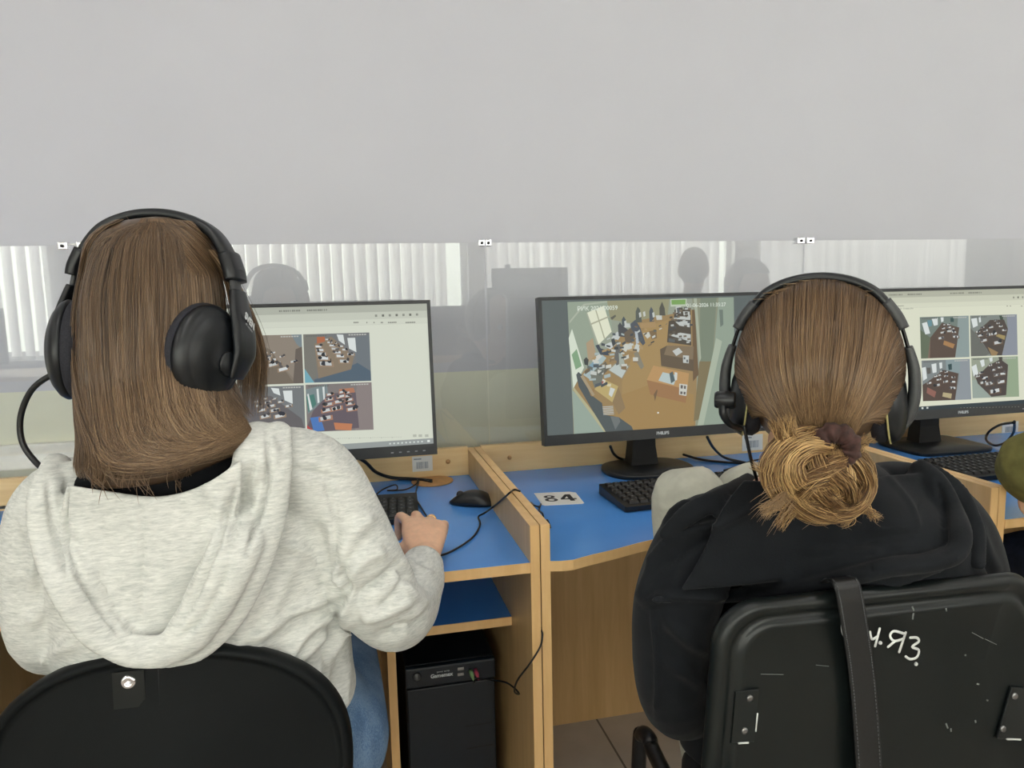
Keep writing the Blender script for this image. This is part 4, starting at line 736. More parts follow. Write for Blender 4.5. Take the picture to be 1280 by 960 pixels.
for i in range(6500):
    clump = round(rn.uniform(96, 302) / 3.5) * 3.5; x0 = clump + rn.normal(0, 2.6); x0 = min(max(x0, 97), 303)
    g = (x0 - 192) / 110.0; turn = 592 - 62 * max(0, (x0 - 110) / 200) + rn.normal(0, 7)
    xs_ = 192 + g * 30; path = [(xs_, 276 + abs(g) * 5 + rn.uniform(0, 3)), (192 + g * 64 * rn.uniform(.8, 1.15), 286 + 3 * abs(g)), (192 + g * 92, 308 + 8 * abs(g)), (192 + g * 110, 370), (x0, 430), (x0 + 1, 475), (x0 + 5 + 3 * (1 - g), turn - 46)]
    if rn.uniform() < .82:
        ex = 300 + rn.normal(14, 9); ey = 532 + rn.normal(0, 11); mid = .5
        path += [(x0 + 20 + 8 * (1 - g), turn - 18), (x0 + 14 + (ex - x0) * .42, turn - 4 + (ey - turn) * .2), (x0 + (ex - x0) * .8, ey + (turn - ey) * .38), (ex, ey)]
        if x0 > 262: path = path[:7] + [(x0 + 12, turn - 22), (ex, ey)]
    else: path += [(x0 + 8 * rn.normal(.5, 1), turn + rn.uniform(-6, 14))]
    p2 = resample(spline(np.array(path), 5), K); o = rn.uniform(0, .007); wav = .0014 * np.sin(np.linspace(0, rn.uniform(4, 10), K) + rn.uniform(0, 6)); p2[:, 0] += np.sin(np.linspace(0, rn.uniform(4, 9), K) + clump) * 2.2 * np.linspace(.1, 1, K) + np.sin(np.linspace(0, rn.uniform(3, 9), K) + rn.uniform(0, 6)) * 1.6 * np.linspace(.1, 1, K)
    polys.append([shell(q[0], q[1], o + wav[n]) for n, q in enumerate(p2)])
    tint.append(np.clip(.42 + clv.setdefault(clump, rn.normal(0, .11)) + rn.normal(0, .12), 0, 1))
sets.append(strands_mesh(polys, rn.uniform(.0006, .0011, len(polys)), tint, grad=.42))
polys = []; tint = []
for i in range(3000):      # the far left side and the crown towards the forehead
    side = rn.uniform(); p1 = math.radians(rn.uniform(-128, -45) if side < .5 else rn.uniform(35, 112) if side < .85 else rn.uniform(112, 232)); end = rn.uniform(330, 362) if p1 > 2.0 else rn.uniform(520, 585) if p1 < 0 else rn.uniform(480, 530); o = rn.uniform(0, .006)
    pys = np.linspace(278, end, K); polys.append([shell_phi(p1 * min(1, .55 + .45 * (q - 284) / 60) + .02 * math.sin(q * .02 + i), q, o) for q in pys]); tint.append(rn.normal(.42, .16))
sets.append(strands_mesh(polys, rn.uniform(.0008, .0014, len(polys)), tint))
polys = []; tint = []
for i in range(620):       # loose locks hanging in front of the right ear
    t = rn.uniform(); cl = rn.integers(0, 7); ox = (cl - 3) * 4.2 + rn.normal(0, 2.2); y1 = rn.uniform(455, 522)
    path = [(262 + ox * .4, 312), (284 + ox * .5, 342), (299 + ox * .8, 380), (310 + ox * 1.1, 420), (316 + ox * 1.2, 455), (314 + ox * 1.2 + rn.normal(0, 3), y1)]
    p2 = resample(spline(np.array(path), 5), K); dep = np.linspace(1.0, 1.07, K) + rn.normal(0, .012); polys.append([P(q[0], q[1], dep[n]) for n, q in enumerate(p2)]); tint.append(rn.normal(.55, .15))
for i in range(60):        # flyaways
    x0 = rn.uniform(95, 240); a = rn.uniform(-.7, .5); L = rn.uniform(14, 45); y0 = rn.uniform(575, 602)
    p2 = [(x0 + math.sin(a) * L * t + 6 * t * t, y0 + math.cos(a) * L * t * .7) for t in np.linspace(0, 1, K)]; polys.append([shell(min(max(q[0], 100), 300), min(q[1], 600), .008 + .008 * n / K) + V(0, 0, -max(0, q[1] - 600) * .001) for n, q in enumerate(p2)]); tint.append(.5)
for i in range(26):
    x0 = rn.uniform(150, 250); L = rn.uniform(6, 20); a = rn.uniform(-.9, .9); p0 = P(x0, 281 + abs(x0 - 195) * .12, 1.0); polys.append([p0 + V(math.sin(a) * L * .001 * t, 0, L * .001 * t - .004 * t * t) for t in np.linspace(0, 1, K)]); tint.append(.6)
sets.append(strands_mesh(polys, rn.uniform(.0005, .0009, len(polys)), tint))
hair_part('hair', sets, M['hair_brown'], e)
m = MB(); bm = bmesh.new(); bmesh.ops.create_uvsphere(bm, u_segments=14, v_segments=8, radius=.0026); m.bm(bm, 0, Matrix.Translation(Vector(P(293, 424, 1.02)))); m.build('ear_stud', M['gold'], e)
# ================================================================ the woman in the black hoodie
e = empty('person', V(P(1020, 900, .86)[0], .86, 0), 'woman in a black hoodie, auburn hair tied in a low messy bun', 'person')
G2 = e; YH = .80; E2 = P(1022, 488, YH); R2 = frame(34, 14, 0); fw2 = R2[:, 1]
b = MB(); head_geo(b, E2, R2)
b.tube([E2 + R2 @ V(0, -.03, -.05), P(1010, 570, .81), P(1020, 630, .85)], [.054, .05, .07], 20, sub=4)
b.loft(px_rings([(590, 985, 1100, .84, .05), (640, 880, 1190, .86, .075), (700, 860, 1215, .87, .088), (800, 870, 1215, .88, .09), (900, 880, 1200, .90, .095), (1010, 880, 1190, .93, .10)], 36, 2.2))
sL, sR = P(900, 655, .86), P(1185, 650, .84); wl, wr = V(.72, 1.265, .775), V(.88, 1.265, .775)
b.tube([sL, P(852, 740, .86), P(840, 810, .87), P(852, 874, .905), P(900, 848, 1.04), P(952, 762, 1.17), wl], [.042, .036, .034, .032, .029, .026, .022], 16, sub=5, ball=True)
b.tube([P(1178, 670, .845), P(1204, 732, .85), P(1213, 800, .86), P(1199, 844, .925), P(1180, 800, 1.05), P(1150, 742, 1.16), wr], [.042, .036, .034, .032, .029, .026, .022], 16, sub=5, ball=True)
hand_geo(b, wl, V(.2, 1, .0), V(0, .1, 1), 1, (16, 22, 18), 5, .95); hand_geo(b, wr, V(0, 1, .0), V(0, .1, 1), -1, (16, 22, 18), 5, .95)
hips = [V(.60, .93, .56), V(.74, .90, .56)]; knees = [P(860, 616, 1.11), P(936, 612, 1.13)]; ank = [P(862, 800, 1.10), V(.75, 1.14, .55)]
for h_, kn, an in zip(hips, knees, ank): b.tube([h_, kn, an], [.065, .042, .034], 18, sub=1, ball=True); b.tube([an, an + V(0, .01, -.03), an + V(.03, .07, -.045)], [.032, .032, .026], 12, sub=3, ball=True)
put('body', remesh(b, .0042, 2), M['skin'], e); eyes(e, E2, R2)
# --- trousers
t = MB(); t.loft(px_rings([(860, 845, 1225, .90, .10), (960, 850, 1220, .92, .12), (1040, 870, 1200, .95, .12)], 36, 2.3))
for h_, kn, an in zip(hips, knees, ank):
    a_ = an + V(0, 0, .02); lp = lambda p, q, k_: p + (q - p) * k_
    t.tube([h_, lp(h_, kn, .5), lp(h_, kn, .86), lp(lp(h_, kn, .97), lp(kn, a_, .04), .5), lp(kn, a_, .14), lp(kn, a_, .5), a_], [.085, .072, .064, .062, .062, .058, .052], 24, sub=5, ball=True)
me = remesh(t, .005, 3); folds(me, [([(822, 634), (850, 640)], 2, .003), ([(820, 590), (826, 640), (822, 690)], 3, .002), ([(830, 600), (850, 585), (890, 590)], 5, .002)], [(30, 22, 34, .001, 0)]); put('trousers', me, M['pale_trousers'], e)
for an in ank: shoe(e, an + V(0, 0, .0), (.3, 1), M['shoe_white'])
# --- hoodie
h = MB()
h.loft(px_rings([(572, 1000, 1088, .835, .055), (590, 985, 1112, .84, .066), (608, 948, 1145, .852, .088), (630, 885, 1190, .865, .105), (670, 842, 1222, .87, .118), (720, 832, 1245, .875, .125), (790, 836, 1245, .88, .128), (880, 842, 1235, .89, .128), (950, 850, 1225, .90, .128)], 48, 2.4))
h.tube([P(975, 648, .86), P(922, 658, .865), P(880, 676, .865), P(850, 740, .86), P(838, 810, .87), P(850, 880, .90), P(900, 850, 1.04), P(950, 760, 1.18)], [.046, .050, .058, .058, .052, .048, .042, .034], 26, sub=6, ball=True)
h.tube([P(1080, 625, .85), P(1135, 632, .845), P(1180, 668, .845), P(1206, 730, .85), P(1215, 800, .86), P(1200, 850, .92), P(1180, 800, 1.05), P(1150, 740, 1.17)], [.05, .06, .064, .060, .054, .048, .042, .034], 26, sub=6, ball=True)
me = remesh(h, .0045, 4)
rd = [([(815, 700), (850, 670), (920, 650), (990, 615)], 6, 0.0136), ([(820, 715), (870, 680), (930, 660)], 5, -0.0068), ([(800, 760), (830, 745), (900, 745), (960, 735)], 6, 0.0102), ([(815, 760), (822, 840), (820, 900)], 3, 0.0085), ([(830, 770), (860, 800), (900, 820)], 9, 0.0102), ([(840, 830), (870, 850), (900, 880)], 9, 0.0102), ([(820, 690), (812, 720), (795, 755)], 6, 0.0102), ([(870, 630), (840, 640), (822, 655)], 6, 0.0119), ([(985, 600), (955, 620), (900, 640)], 5, 0.0085), ([(1220, 650), (1235, 690), (1250, 720)], 7, 0.0068), ([(1110, 590), (1140, 615), (1155, 660)], 3, -0.0051)]
folds(me, rd, [(26, 14, 22, .0016, 0), (50, 44, 30, .0008, 1)]); bv2 = bvh_of(me); put('hoodie', me, M['black_jersey'], e)
k = MB()
patch(k, bv2, [[(930, 600), (985, 604), (1035, 606), (1090, 596), (1150, 592)], [(900, 640), (970, 650), (1040, 652), (1110, 645), (1172, 630)], [(880, 690), (960, 695), (1040, 690), (1110, 680), (1180, 665)], [(850, 738), (940, 730), (1040, 716), (1110, 702), (1172, 694)]], lambda u, v: .010 + .012 * math.sin(PI * u) * v, .80, 30, .03)
def rim(pts, r, flat, off=.016):
    p3 = [surf(bv2, x, y, off + o, .78) for x, y, o in pts]; k.tube(p3, r, 18, sub=6, flat=flat, ref=unit(CAM - p3[0]), ball=True)
rim([(1150, 588, 0), (1168, 606, .006), (1184, 636, .012), (1196, 668, .014), (1190, 692, .014), (1160, 703, .014), (1110, 709, .012), (1060, 721, .012), (1000, 733, .010), (920, 744, .004), (820, 750, -.004)], [.016, .018, .018, .018, .017, .016, .016, .016, .015, .012, .006], .7)
rim([(1166, 592, 0), (1196, 618, .006), (1216, 660, .004), (1222, 705, .0)], [.014, .015, .014, .010], .6)
rim([(938, 600, .0), (902, 622, .006), (865, 640, .006), (832, 668, .0)], [.012, .014, .014, .010], .6)
rim([(1172, 706, .002), (1120, 722, .004), (1060, 734, .004)], [.010, .012, .010], .5)
me = remesh(k, .0037, 2); folds(me, [([(1172, 600), (1180, 640), (1178, 690)], 4, -.006), ([(1040, 690), (1100, 672), (1150, 668)], 7, -.006), ([(1000, 690), (1060, 686), (1110, 690)], 5, .004), ([(1105, 590), (1140, 630), (1150, 662)], 3, .003), ([(985, 615), (900, 655), (850, 680)], 5, .005), ([(1090, 704), (1092, 722)], 2, -.003)], [(24, 18, 22, .0014, .5)]); put('hood', me, M['black_jersey'], e)
# --- hair: swept back over the skull into a low bun
bk = -V(math.sin(math.radians(36)), math.cos(math.radians(36)), 0); rg = V(math.cos(math.radians(36)), -math.sin(math.radians(36)), 0); upv = V(0, 0, 1)
HC = P(1021, 458, YH) ; RX, RB, RZ = .0925, .102, .104
def sph(x, bq, z, off=0.0):
    n = math.sqrt(x * x + bq * bq + z * z); x, bq, z = x / n, bq / n, z / n
    sq = 1 - .10 * max(0, -z) ** 2; zr = RZ * (1 + .20 * max(0, -z))
    return HC + rg * x * (RX + off) * sq + bk * bq * (RB + off) + upv * z * (zr + off)
cap = MB(); rows = []
for th in np.radians(np.linspace(4, 136, 34)):
    a = np.radians(np.linspace(-128, 128, 44)); f_ = lambda q, o: sph(math.sin(th) * math.sin(q), math.sin(th) * math.cos(q), math.cos(th), o)
    rows.append(np.array([f_(q, -.003) for q in a] + [f_(q, -.014) for q in a[::-1]]))
cap.loft(rows); put('hair_cap', tint_mesh(cap.fixed(), .12), M['hair_auburn'], e)
rn = np.random.default_rng(5); polys = []; tint = []; K = 30; Dn = V(.12, .80, -.92)
clv = {}
for i in range(6500):
    cl = round(rn.uniform(-1, 1) * 60) / 60; al = cl * math.radians(122) + rn.normal(0, .026); sa, ca = math.sin(al), math.cos(al)
    A = V(sa * .9, -.62 + .1 * abs(sa), ca * .72 + .25); B = V(sa * 1.0, .06, ca); sg = math.copysign(1, sa)
    lowf = max(0, -ca)
    C1_ = V(sa * .90, .62, ca * .78 - .10); C2_ = V(sa * .66, .92, ca * .22 - .34 - .15 * abs(sa)); D = Dn + V(rn.normal(0, .10) + .10 * sa, 0, rn.normal(0, .06) + .06)
    path = [A, B, C1_, C2_, D]; p = resample(spline(np.array(path), 8), K); o = rn.uniform(0, .006); w_ = .012 * np.sin(np.linspace(0, rn.uniform(3, 9), K) + rn.uniform(0, 6)) * np.linspace(.2, 1, K)
    polys.append([sph(q[0] + w_[n], q[1], q[2], o + (.010 * (n / K) ** 4)) for n, q in enumerate(p)]); tint.append(np.clip(.38 + clv.setdefault(cl, rn.normal(0, .09)) + rn.normal(0, .13), 0, 1))
sets = [strands_mesh(polys, rn.uniform(.0006, .0010, len(polys)), tint, grad=.5)]
polys = []; tint = []
for i in range(50):
    al = rn.uniform(-.7, .7); L = rn.uniform(.003, .009); p0 = sph(math.sin(al), rn.uniform(-.1, .3), math.cos(al), .004); d = unit(p0 - HC + rn.normal(0, .05, 3)); polys.append([p0 + d * L * t - V(0, 0, .006 * t * t) + rg * .01 * t * t * rn.normal() for t in np.linspace(0, 1, K)]); tint.append(.6)
for i in range(36):
    x0, y0 = rn.uniform(985, 1090), rn.uniform(625, 640); L = rn.uniform(10, 42); c_ = rn.normal(0, .5); polys.append([P(x0 + L * t * (c_ + .3 * t), y0 + L * t * (1 - .3 * t), .705 - .004 * t) for t in np.linspace(0, 1, K)]); tint.append(.5)
for i in range(60):
    x0, y0 = 992 + rn.normal(0, 8), 615 + rn.normal(0, 6); L = rn.uniform(20, 52); a = rn.uniform(2.2, 3.3); polys.append([P(x0 + math.cos(a) * L * t, y0 + abs(math.sin(a)) * L * t * .9 + 16 * t * t, .70 - .006 * t) for t in np.linspace(0, 1, K)]); tint.append(.7)
sets.append(strands_mesh(polys, np.full(len(polys), .0007), tint)); hair_part('hair', sets, M['hair_auburn'], e)
# --- bun
YB2 = .715
pp = lambda L: [P(x, y, YB2 + d) for x, y, d in L]
core = MB(); bm = bmesh.new(); bmesh.ops.create_uvsphere(bm, u_segments=28, v_segments=18, radius=1); core.bm(bm, 0, Matrix.LocRotScale(Vector(P(1030, 594, YB2 + .012)), None, Vector((.036, .03, .036)))); core.tube([P(1034, 548, .745), P(1030, 575, .73)], [.026, .02], 16, ball=True); put('bun_core', tint_mesh(core.fixed(), .12), M['hair_gold'], e)
sets = []
for L, r, n, tw, tn in (([(1026, 545, .012), (1000, 548, .0), (975, 566, -.002), (966, 592, .0), (985, 620, -.004), (1020, 638, -.006), (1055, 634, -.006), (1078, 612, -.004), (1078, 584, .0), (1062, 566, .006)], .0145, 520, 2.5, .5), ([(1040, 560, -.005), (1008, 562, -.016), (990, 580, -.020), (1000, 600, -.022), (1028, 600, -.026), (1044, 584, -.022), (1040, 566, -.014)], .0125, 420, 3.2, .62), ([(1044, 566, -.006), (1066, 582, -.014), (1080, 604, -.012), (1070, 628, -.012), (1044, 640, -.010), (1012, 632, -.008)], .0125, 420, 2, .66), ([(1012, 566, -.014), (1030, 590, -.030), (1052, 604, -.030), (1064, 622, -.02)], .0115, 340, 2.6, .45), ([(1052, 574, -.02), (1034, 588, -.032), (1014, 600, -.03), (1000, 618, -.02)], .010, 300, 2.2, .7), ([(1000, 590, -.016), (1020, 612, -.024), (1046, 626, -.018), (1066, 618, -.014)], .0105, 300, 2, .55), ([(1050, 578, -.018), (1056, 600, -.024), (1040, 618, -.022), (1012, 622, -.014), (990, 612, -.01)], .010, 300, 2.4, .58), ([(1010, 548, .0), (985, 560, -.010), (975, 580, -.010), (985, 604, -.012), (1008, 628, -.012)], .011, 320, 2.2, .52), ([(1036, 545, .02), (1036, 556, .006), (1028, 574, -.008)], .018, 300, .6, .42)):
    sets.append(lock(pp(L), r, n, 26, tw, .35, .0010, (tn + rn.normal(0, .16), .23), rn, .0011))
for L, r, n in (([(992, 566, -.004), (978, 548, -.006), (968, 524, -.004)], .006, 70), ([(996, 562, -.006), (990, 545, -.010), (986, 520, -.006)], .005, 60), ([(1000, 560, -.004), (1006, 548, -.006), (1016, 540, .0)], .006, 60), ([(985, 612, -.006), (972, 630, -.006), (952, 640, -.002)], .006, 60), ([(1000, 626, -.01), (985, 640, -.01), (974, 660, -.004)], .005, 50), ([(975, 590, .0), (958, 590, .0), (940, 580, .01)], .004, 30), ([(1072, 630, -.008), (1086, 640, -.006), (1096, 646, .0)], .004, 40), ([(1056, 634, -.006), (1060, 646, -.006), (1050, 654, 0)], .005, 50), ([(1064, 560, .0), (1076, 556, .0), (1088, 546, .004)], .005, 40)): sets.append(lock(pp(L), r, n, 26, .8, 1.0, .0007, (.72, .2), rn, .0022))
hair_part('hair_bun', sets, M['hair_gold'], e)
# --- scrunchie: a puckered fabric ring round the root of the bun
m = MB(); ax = unit(P(1052, 562, YB2 - .03) - P(1034, 540, .755)); c = P(1043, 559, YB2 - .012); u0 = unit(np.cross(ax, V(.2, .1, 1))); w0 = np.cross(ax, u0); rings = []
for a in np.linspace(0, 2 * PI, 72, endpoint=False):
    d = math.cos(a) * u0 + math.sin(a) * w0; r_ = .0115 * (1 + .10 * math.sin(a * 9) + .07 * math.sin(a * 17 + 1)); rings.append([c + d * .0165 + r_ * (math.cos(q) * d + math.sin(q) * ax * 1.15) for q in np.linspace(0, 2 * PI, 18, endpoint=False)])
rings.append(rings[0]); m.loft(rings, cap=False); m.build('scrunchie', M['scrunchie_brown'], e)
# ================================================================ headphones of the woman in grey
def arc_band(E, R3, pts, hw, ht, n=14, sub=8):
    """strip with rounded section following head-frame points; hw along the head's front-back, ht thickness"""
    p = spline(np.array([E + R3 @ np.array(q, float) for q in pts]), sub); f = R3[:, 1]; T = np.gradient(p, axis=0); T /= np.linalg.norm(T, axis=1)[:, None]; hw = np.interp(np.linspace(0, 1, len(p)), np.linspace(0, 1, len(np.atleast_1d(hw))), np.atleast_1d(hw)); ht = np.interp(np.linspace(0, 1, len(p)), np.linspace(0, 1, len(np.atleast_1d(ht))), np.atleast_1d(ht))
    return [ellipse_ring(p[i], f * hw[i], unit(np.cross(T[i], f)) * ht[i], n, 3) for i in range(len(p))]
e = empty('headphones', E1 + R1 @ V(0, 0, .17), 'black over-ear headphones with a curved boom worn by the woman in grey', 'headphones')
Hs = E1 + R1 @ V(0, -.004, .0)
L3 = lambda *q: Hs + R1 @ V(*q)
MB().loft(arc_band(Hs, R1, [(-.101, 0, .085), (-.094, 0, .112), (-.072, 0, .142), (-.038, 0, .158), (0, 0, .163), (.038, 0, .158), (.072, 0, .142), (.094, 0, .112), (.101, 0, .085)], .017, .007, 18)).build('headband', M['headphone_black'], e)
for sx in (-1, 1):
    s_ = MB().loft(arc_band(Hs, R1, [(sx * .094, 0, .115), (sx * .102, 0, .095), (sx * .105, 0, .082)], [.020, .021, .019], .0095, 18, 4)).build('slider', M['headphone_black'], e)
    MB().loft(arc_band(Hs, R1, [(sx * .1035, 0, .108), (sx * .1095, 0, .094)], .012, .003, 12, 3)).build('slider_cap', M['headphone_grey'], s_)
    MB().loft(arc_band(Hs, R1, [(sx * .103, 0, .088), (sx * .107, 0, .06)], [.012, .012], .004, 12, 4)).build('slide_bar', M['headphone_grey'], e)
    y = MB().loft(arc_band(Hs, R1, [(sx * .107, .002, .070), (sx * .112, .002, .045), (sx * .119, .001, .015), (sx * .122, -.002, -.012), (sx * .116, -.008, -.040)], [.017, .024, .027, .025, .015], [.0055, .006, .0065, .006, .004], 18)).build('yoke', M['headphone_black'], e)
    ax = R1 @ V(sx, -.34, -.05); c0 = L3(sx * .070, -.022, -.012)
    MB().lathe([(.032, -.004), (.047, -.003), (.053, .004), (.0535, .012), (.047, .019), (.030, .021)], c0, ax, 48, ex=1.18, ref=R1[:, 2]).build('ear_cushion', M['ear_cushion'], e)
    cp = MB().lathe([(.043, .014), (.0505, .0155), (.0515, .0205), (.0490, .026), (.0420, .0325), (.0405, .0325), (.0385, .0345), (.030, .0385), (.016, .0405), (.0, .041)], c0, ax, 56, ex=1.2, ref=R1[:, 2]).build('ear_cup', M['headphone_black'], e)
    MB().lathe([(.015, .044), (.015, .0475), (.0135, .0485), (.0, .0485)], c0 + R1 @ V(0, .014, -.008), ax, 28).build('pivot_cap', M['headphone_black'], y)
a_, b_ = L3(.1205, .001, .042), L3(.1245, .001, .02); nrm = R1 @ V(1, .0, .14); ud = R1 @ V(0, .75, -.36); vd = unit(np.cross(nrm, ud))
put('lettering', text_mesh('SVEN', .013, L3(.1222, .006, .033), unit(ud), vd, .0008, bold=.0005), M['white_print'], e)
put('small_print', text_mesh('AP-G857MV', .0042, L3(.1236, .002, .0245), unit(ud), vd, .0008), M['legend_grey'], e)
bp = [P(104, 460, .985), P(92, 461, .98), P(66, 468, .98), (P(40, 487, .985)), P(26, 520, .99), P(28, 553, .99), P(45, 578, .985), P(62, 592, .97)]
MB().tube(bp, .0036, 12, sub=8).build('boom', M['cable_black'], e)
# ================================================================ headset of the woman in black
e = empty('headset', E2 + R2 @ V(0, 0, .17), 'black and grey headset with microphone worn over the auburn hair', 'headset')
F2 = frame(36, 0, 0); H2 = P(1019, 488, YH); L4 = lambda *q: H2 + F2 @ V(*q)
W = .104
MB().loft(arc_band(H2, F2, [(-.080, 0, .100), (-.062, 0, .122), (-.034, 0, .136), (0, 0, .141), (.034, 0, .136), (.062, 0, .122), (.082, 0, .098)], .015, .0062, 18)).build('headband', M['headphone_black'], e)
MB().loft(arc_band(H2, F2, [(-.082, 0, .088), (-.060, 0, .114), (-.032, 0, .128), (0, 0, .1325), (.032, 0, .128), (.060, 0, .114), (.084, 0, .086)], .012, .004, 18)).build('headband_padding', M['ear_cushion'], e)
for sx in (-1, 1):
    MB().loft(arc_band(H2, F2, [(sx * .074, 0, .110), (sx * .086, 0, .094), (sx * .094, 0, .078)], [.017, .017, .016], .0075, 16, 5)).build('slider', M['headphone_grey'], e)
    MB().loft(arc_band(H2, F2, [(sx * .092, 0, .084), (sx * .100, 0, .058), (sx * .105, 0, .035)], .006, .0022, 12, 5)).build('slide_bar', M['dark_metal'], e)
    MB().loft(arc_band(H2, F2, [(sx * .101, 0, .056), (sx * .108, 0, .030), (sx * .110, 0, 0), (sx * .106, 0, -.026), (sx * .098, 0, -.042)], [.011, .012, .012, .011, .009], [.005, .0065, .007, .0065, .005], 16)).build('yoke', M['headphone_grey'], e)
    ax = F2 @ V(sx, -.12, .10); c0 = L4(sx * .066, .002, -.012)
    MB().lathe([(.028, -.004), (.040, -.003), (.045, .004), (.045, .011), (.040, .017)], c0, ax, 44, ex=1.12, ref=(0, 0, 1)).build('ear_cushion', M['ear_cushion'], e)
    cp = MB().lathe([(.038, .014), (.0455, .0155), (.046, .018), (.043, .026), (.034, .033), (.018, .037), (0, .038)], c0, ax, 48, ex=1.12, ref=(0, 0, 1)).build('ear_cup', M['headphone_black'], e)
    MB().lathe([(.0452, .0155), (.0468, .0158), (.0468, .0176), (.0452, .018)], c0, ax, 48, ex=1.12, ref=(0, 0, 1)).build('trim_ring', M['ring_line'], cp)
# microphone boom on the left side
pv = P(906, 500, YH); lx = F2[:, 0]
MB().lathe([(.0, -.012), (.0095, -.0115), (.0105, -.009), (.0105, .011), (.0085, .0125)], pv, lx, 26).build('boom_pivot', M['headphone_black'], e)
bm_ = MB().tube([P(903, 506, YH - .002), P(904, 518, YH - .004), P(912, 530, YH + .0), P(926, 535, YH + .02), P(936, 534, YH + .05)], [.0052, .0055, .005, .0045, .005], 12, sub=6, flat=.8).build('microphone_boom', M['headphone_black'], e)
MB().tube([P(930, 532, YH - .004), P(934, 552, YH - .006), P(939, 575, YH - .004), P(946, 600, YH + .01)], .0021, 10, sub=5).build('cable', M['cable_black'], e)
# ================================================================ chair with the round-topped back
fy, rx = yawvec(2); e = empty('office_chair', V(P(190, 900, .9)[0], 1.0, 0), 'black office chair with rounded back shell, under the woman in grey', 'chair')
CT = P(188, 822, .845); ZC = .168; CC = CT - V(0, 0, ZC)     # middle of the elliptical back
nb = unit(-fy + V(0, 0, .12)); ub = rx; vb = unit(np.cross(nb, -ub)) if np.cross(nb, -ub)[2] > 0 else unit(np.cross(ub, nb))
def ell(k, d, n=72, e_=2.25): 
    t = np.arange(n) * 2 * PI / n; x = np.sign(np.cos(t)) * np.abs(np.cos(t)) ** (2 / e_); z = np.sign(np.sin(t)) * np.abs(np.sin(t)) ** (2 / e_)
    X = x * .213 * k; return CC + X[:, None] * ub + (z * ZC * k)[:, None] * vb + (d + .9 * X ** 2)[:, None] * (-nb) 
MB().loft([ell(.90, .030), ell(.97, .028), ell(1.0, .018), ell(1.0, .006), ell(.985, -.002), ell(.955, -.004), ell(.935, -.001), ell(.925, .004), ell(.90, .0045), ell(.5, .001), ell(.05, .0)]).build('backrest', M['chair_shell_black'], e)
MB().loft([ell(.93, .026), ell(.95, .040), ell(.90, .056), ell(.5, .062), ell(.05, .064)]).build('back_cushion', M['chair_fabric'], e)
sp = P(155, 859, .85); h_ = (sp - CC); sp = CC + ub * (h_ @ ub) + vb * (h_ @ vb) - nb * (.9 * (h_ @ ub) ** 2 + .003)
m = MB().lathe([(.0085, 0), (.0085, .0015), (.0065, .0032), (.0035, .0034), (.003, .0022), (0, .0022)], sp, nb, 28); sc_ = m.build('screw', M['chrome'], e)
tb = MB().prism([sp + ub * x + vb * z for x, z in ((-.017, -.012), (.017, -.012), (.017, .03), (-.017, .03))], nb * .0012); tb.build('screw_plate', M['chair_plastic'], e)
sc0 = V(CC[0], 1.02, .455)
MB().loft([ellipse_ring(sc0 + V(0, 0, z), rx * .215 * k, fy * .205 * k, 48, 3) for k, z in ((.9, -.035), (1, -.02), (1, .0), (.96, .012), (.5, .016))]).build('seat', M['chair_fabric'], e)
MB().tube([CC - vb * .10 - nb * .0 + fy * .02, CC - vb * .22 + fy * .03, sc0 + V(0, -.16, -.06), sc0 + V(0, -.02, -.045)], .018, 14, sub=6, flat=.5).build('back_bracket', M['dark_metal'], e)
MB().lathe([(.028, 0), (.028, .2), (.018, .2), (.018, .36)], V(sc0[0], sc0[1], .07), (0, 0, 1), 20).build('gas_column', M['dark_metal'], e)
for k in range(5):
    a = 2 * PI * k / 5 + .3; d = V(math.cos(a), math.sin(a), 0); m = MB().tube([V(sc0[0], sc0[1], .10) + d * .02, V(sc0[0], sc0[1], .085) + d * .15, V(sc0[0], sc0[1], .07) + d * .28], [.026, .02, .015], 12, sub=3).build('base_arm', M['black_plastic'], e)
    c = V(sc0[0], sc0[1], .027) + d * .28; t_ = np.cross(d, V(0, 0, 1)); MB().lathe([(.0, -.02), (.024, -.02), (.027, -.012), (.027, .012), (.024, .02), (0, .02)], c, t_, 20).build('caster', M['matte_black'], e)
# ================================================================ stacking chair with scribbled back
fy, rx = yawvec(8); e = empty('visitor_chair', V(P(1100, 900, .85)[0], .85, 0), 'black metal-framed chair with white handwriting on its plastic back, under the woman in black', 'chair')
tl, tr = P(903, 800, .712), P(1318, 800, .690); Yc = .69; mid = (tl + tr) / 2; hw = np.linalg.norm(tr - tl) / 2; rx = unit(tr - tl); rx[2] = 0; rx = unit(rx); fy = V(-rx[1], rx[0], 0)
topz = P(1110, 739, .70)[2]; nb = unit(-fy + V(0, 0, .10)); vb = unit(np.cross(rx, -nb)) if np.cross(rx, -nb)[2] > 0 else unit(np.cross(-nb, rx)); vb = vb if vb[2] > 0 else -vb
C0 = V(mid[0], mid[1], topz)       # middle of the top edge
Hh = .34
def plate(k, d, n=18):
    """rounded back outline; k insets in metres, d towards the viewer behind"""
    pts = []; r = .062 - k * .6
    w0, w1 = hw - k, hw + .022 - k; t, bt = -k, -Hh + k
    cs = [(w0 - r, t - r, 0), (-(w0 - r), t - r, 90), (-(w1 - r), bt + r, 180), (w1 - r, bt + r, 270)]
    for cx, cy, a0 in cs:
        for a in np.linspace(a0, a0 + 90, n):
            a = math.radians(a); pts.append((cx + r * math.cos(a), cy + r * math.sin(a)))
    return np.array([C0 + rx * x + vb * y + nb * (d - .55 * x * x * 1.0) for x, y in pts])
MB().loft([plate(.012, -.016), plate(.003, -.014), plate(.0, -.006), plate(.0025, .002), plate(.008, .0055), plate(.014, .005), plate(.019, .0005), plate(.023, -.0015), plate(.027, .0015), plate(.031, .0035), plate(.036, .003), plate(.041, .0005), plate(.10, .0)]).build('backrest', M['chair_plastic'], e)
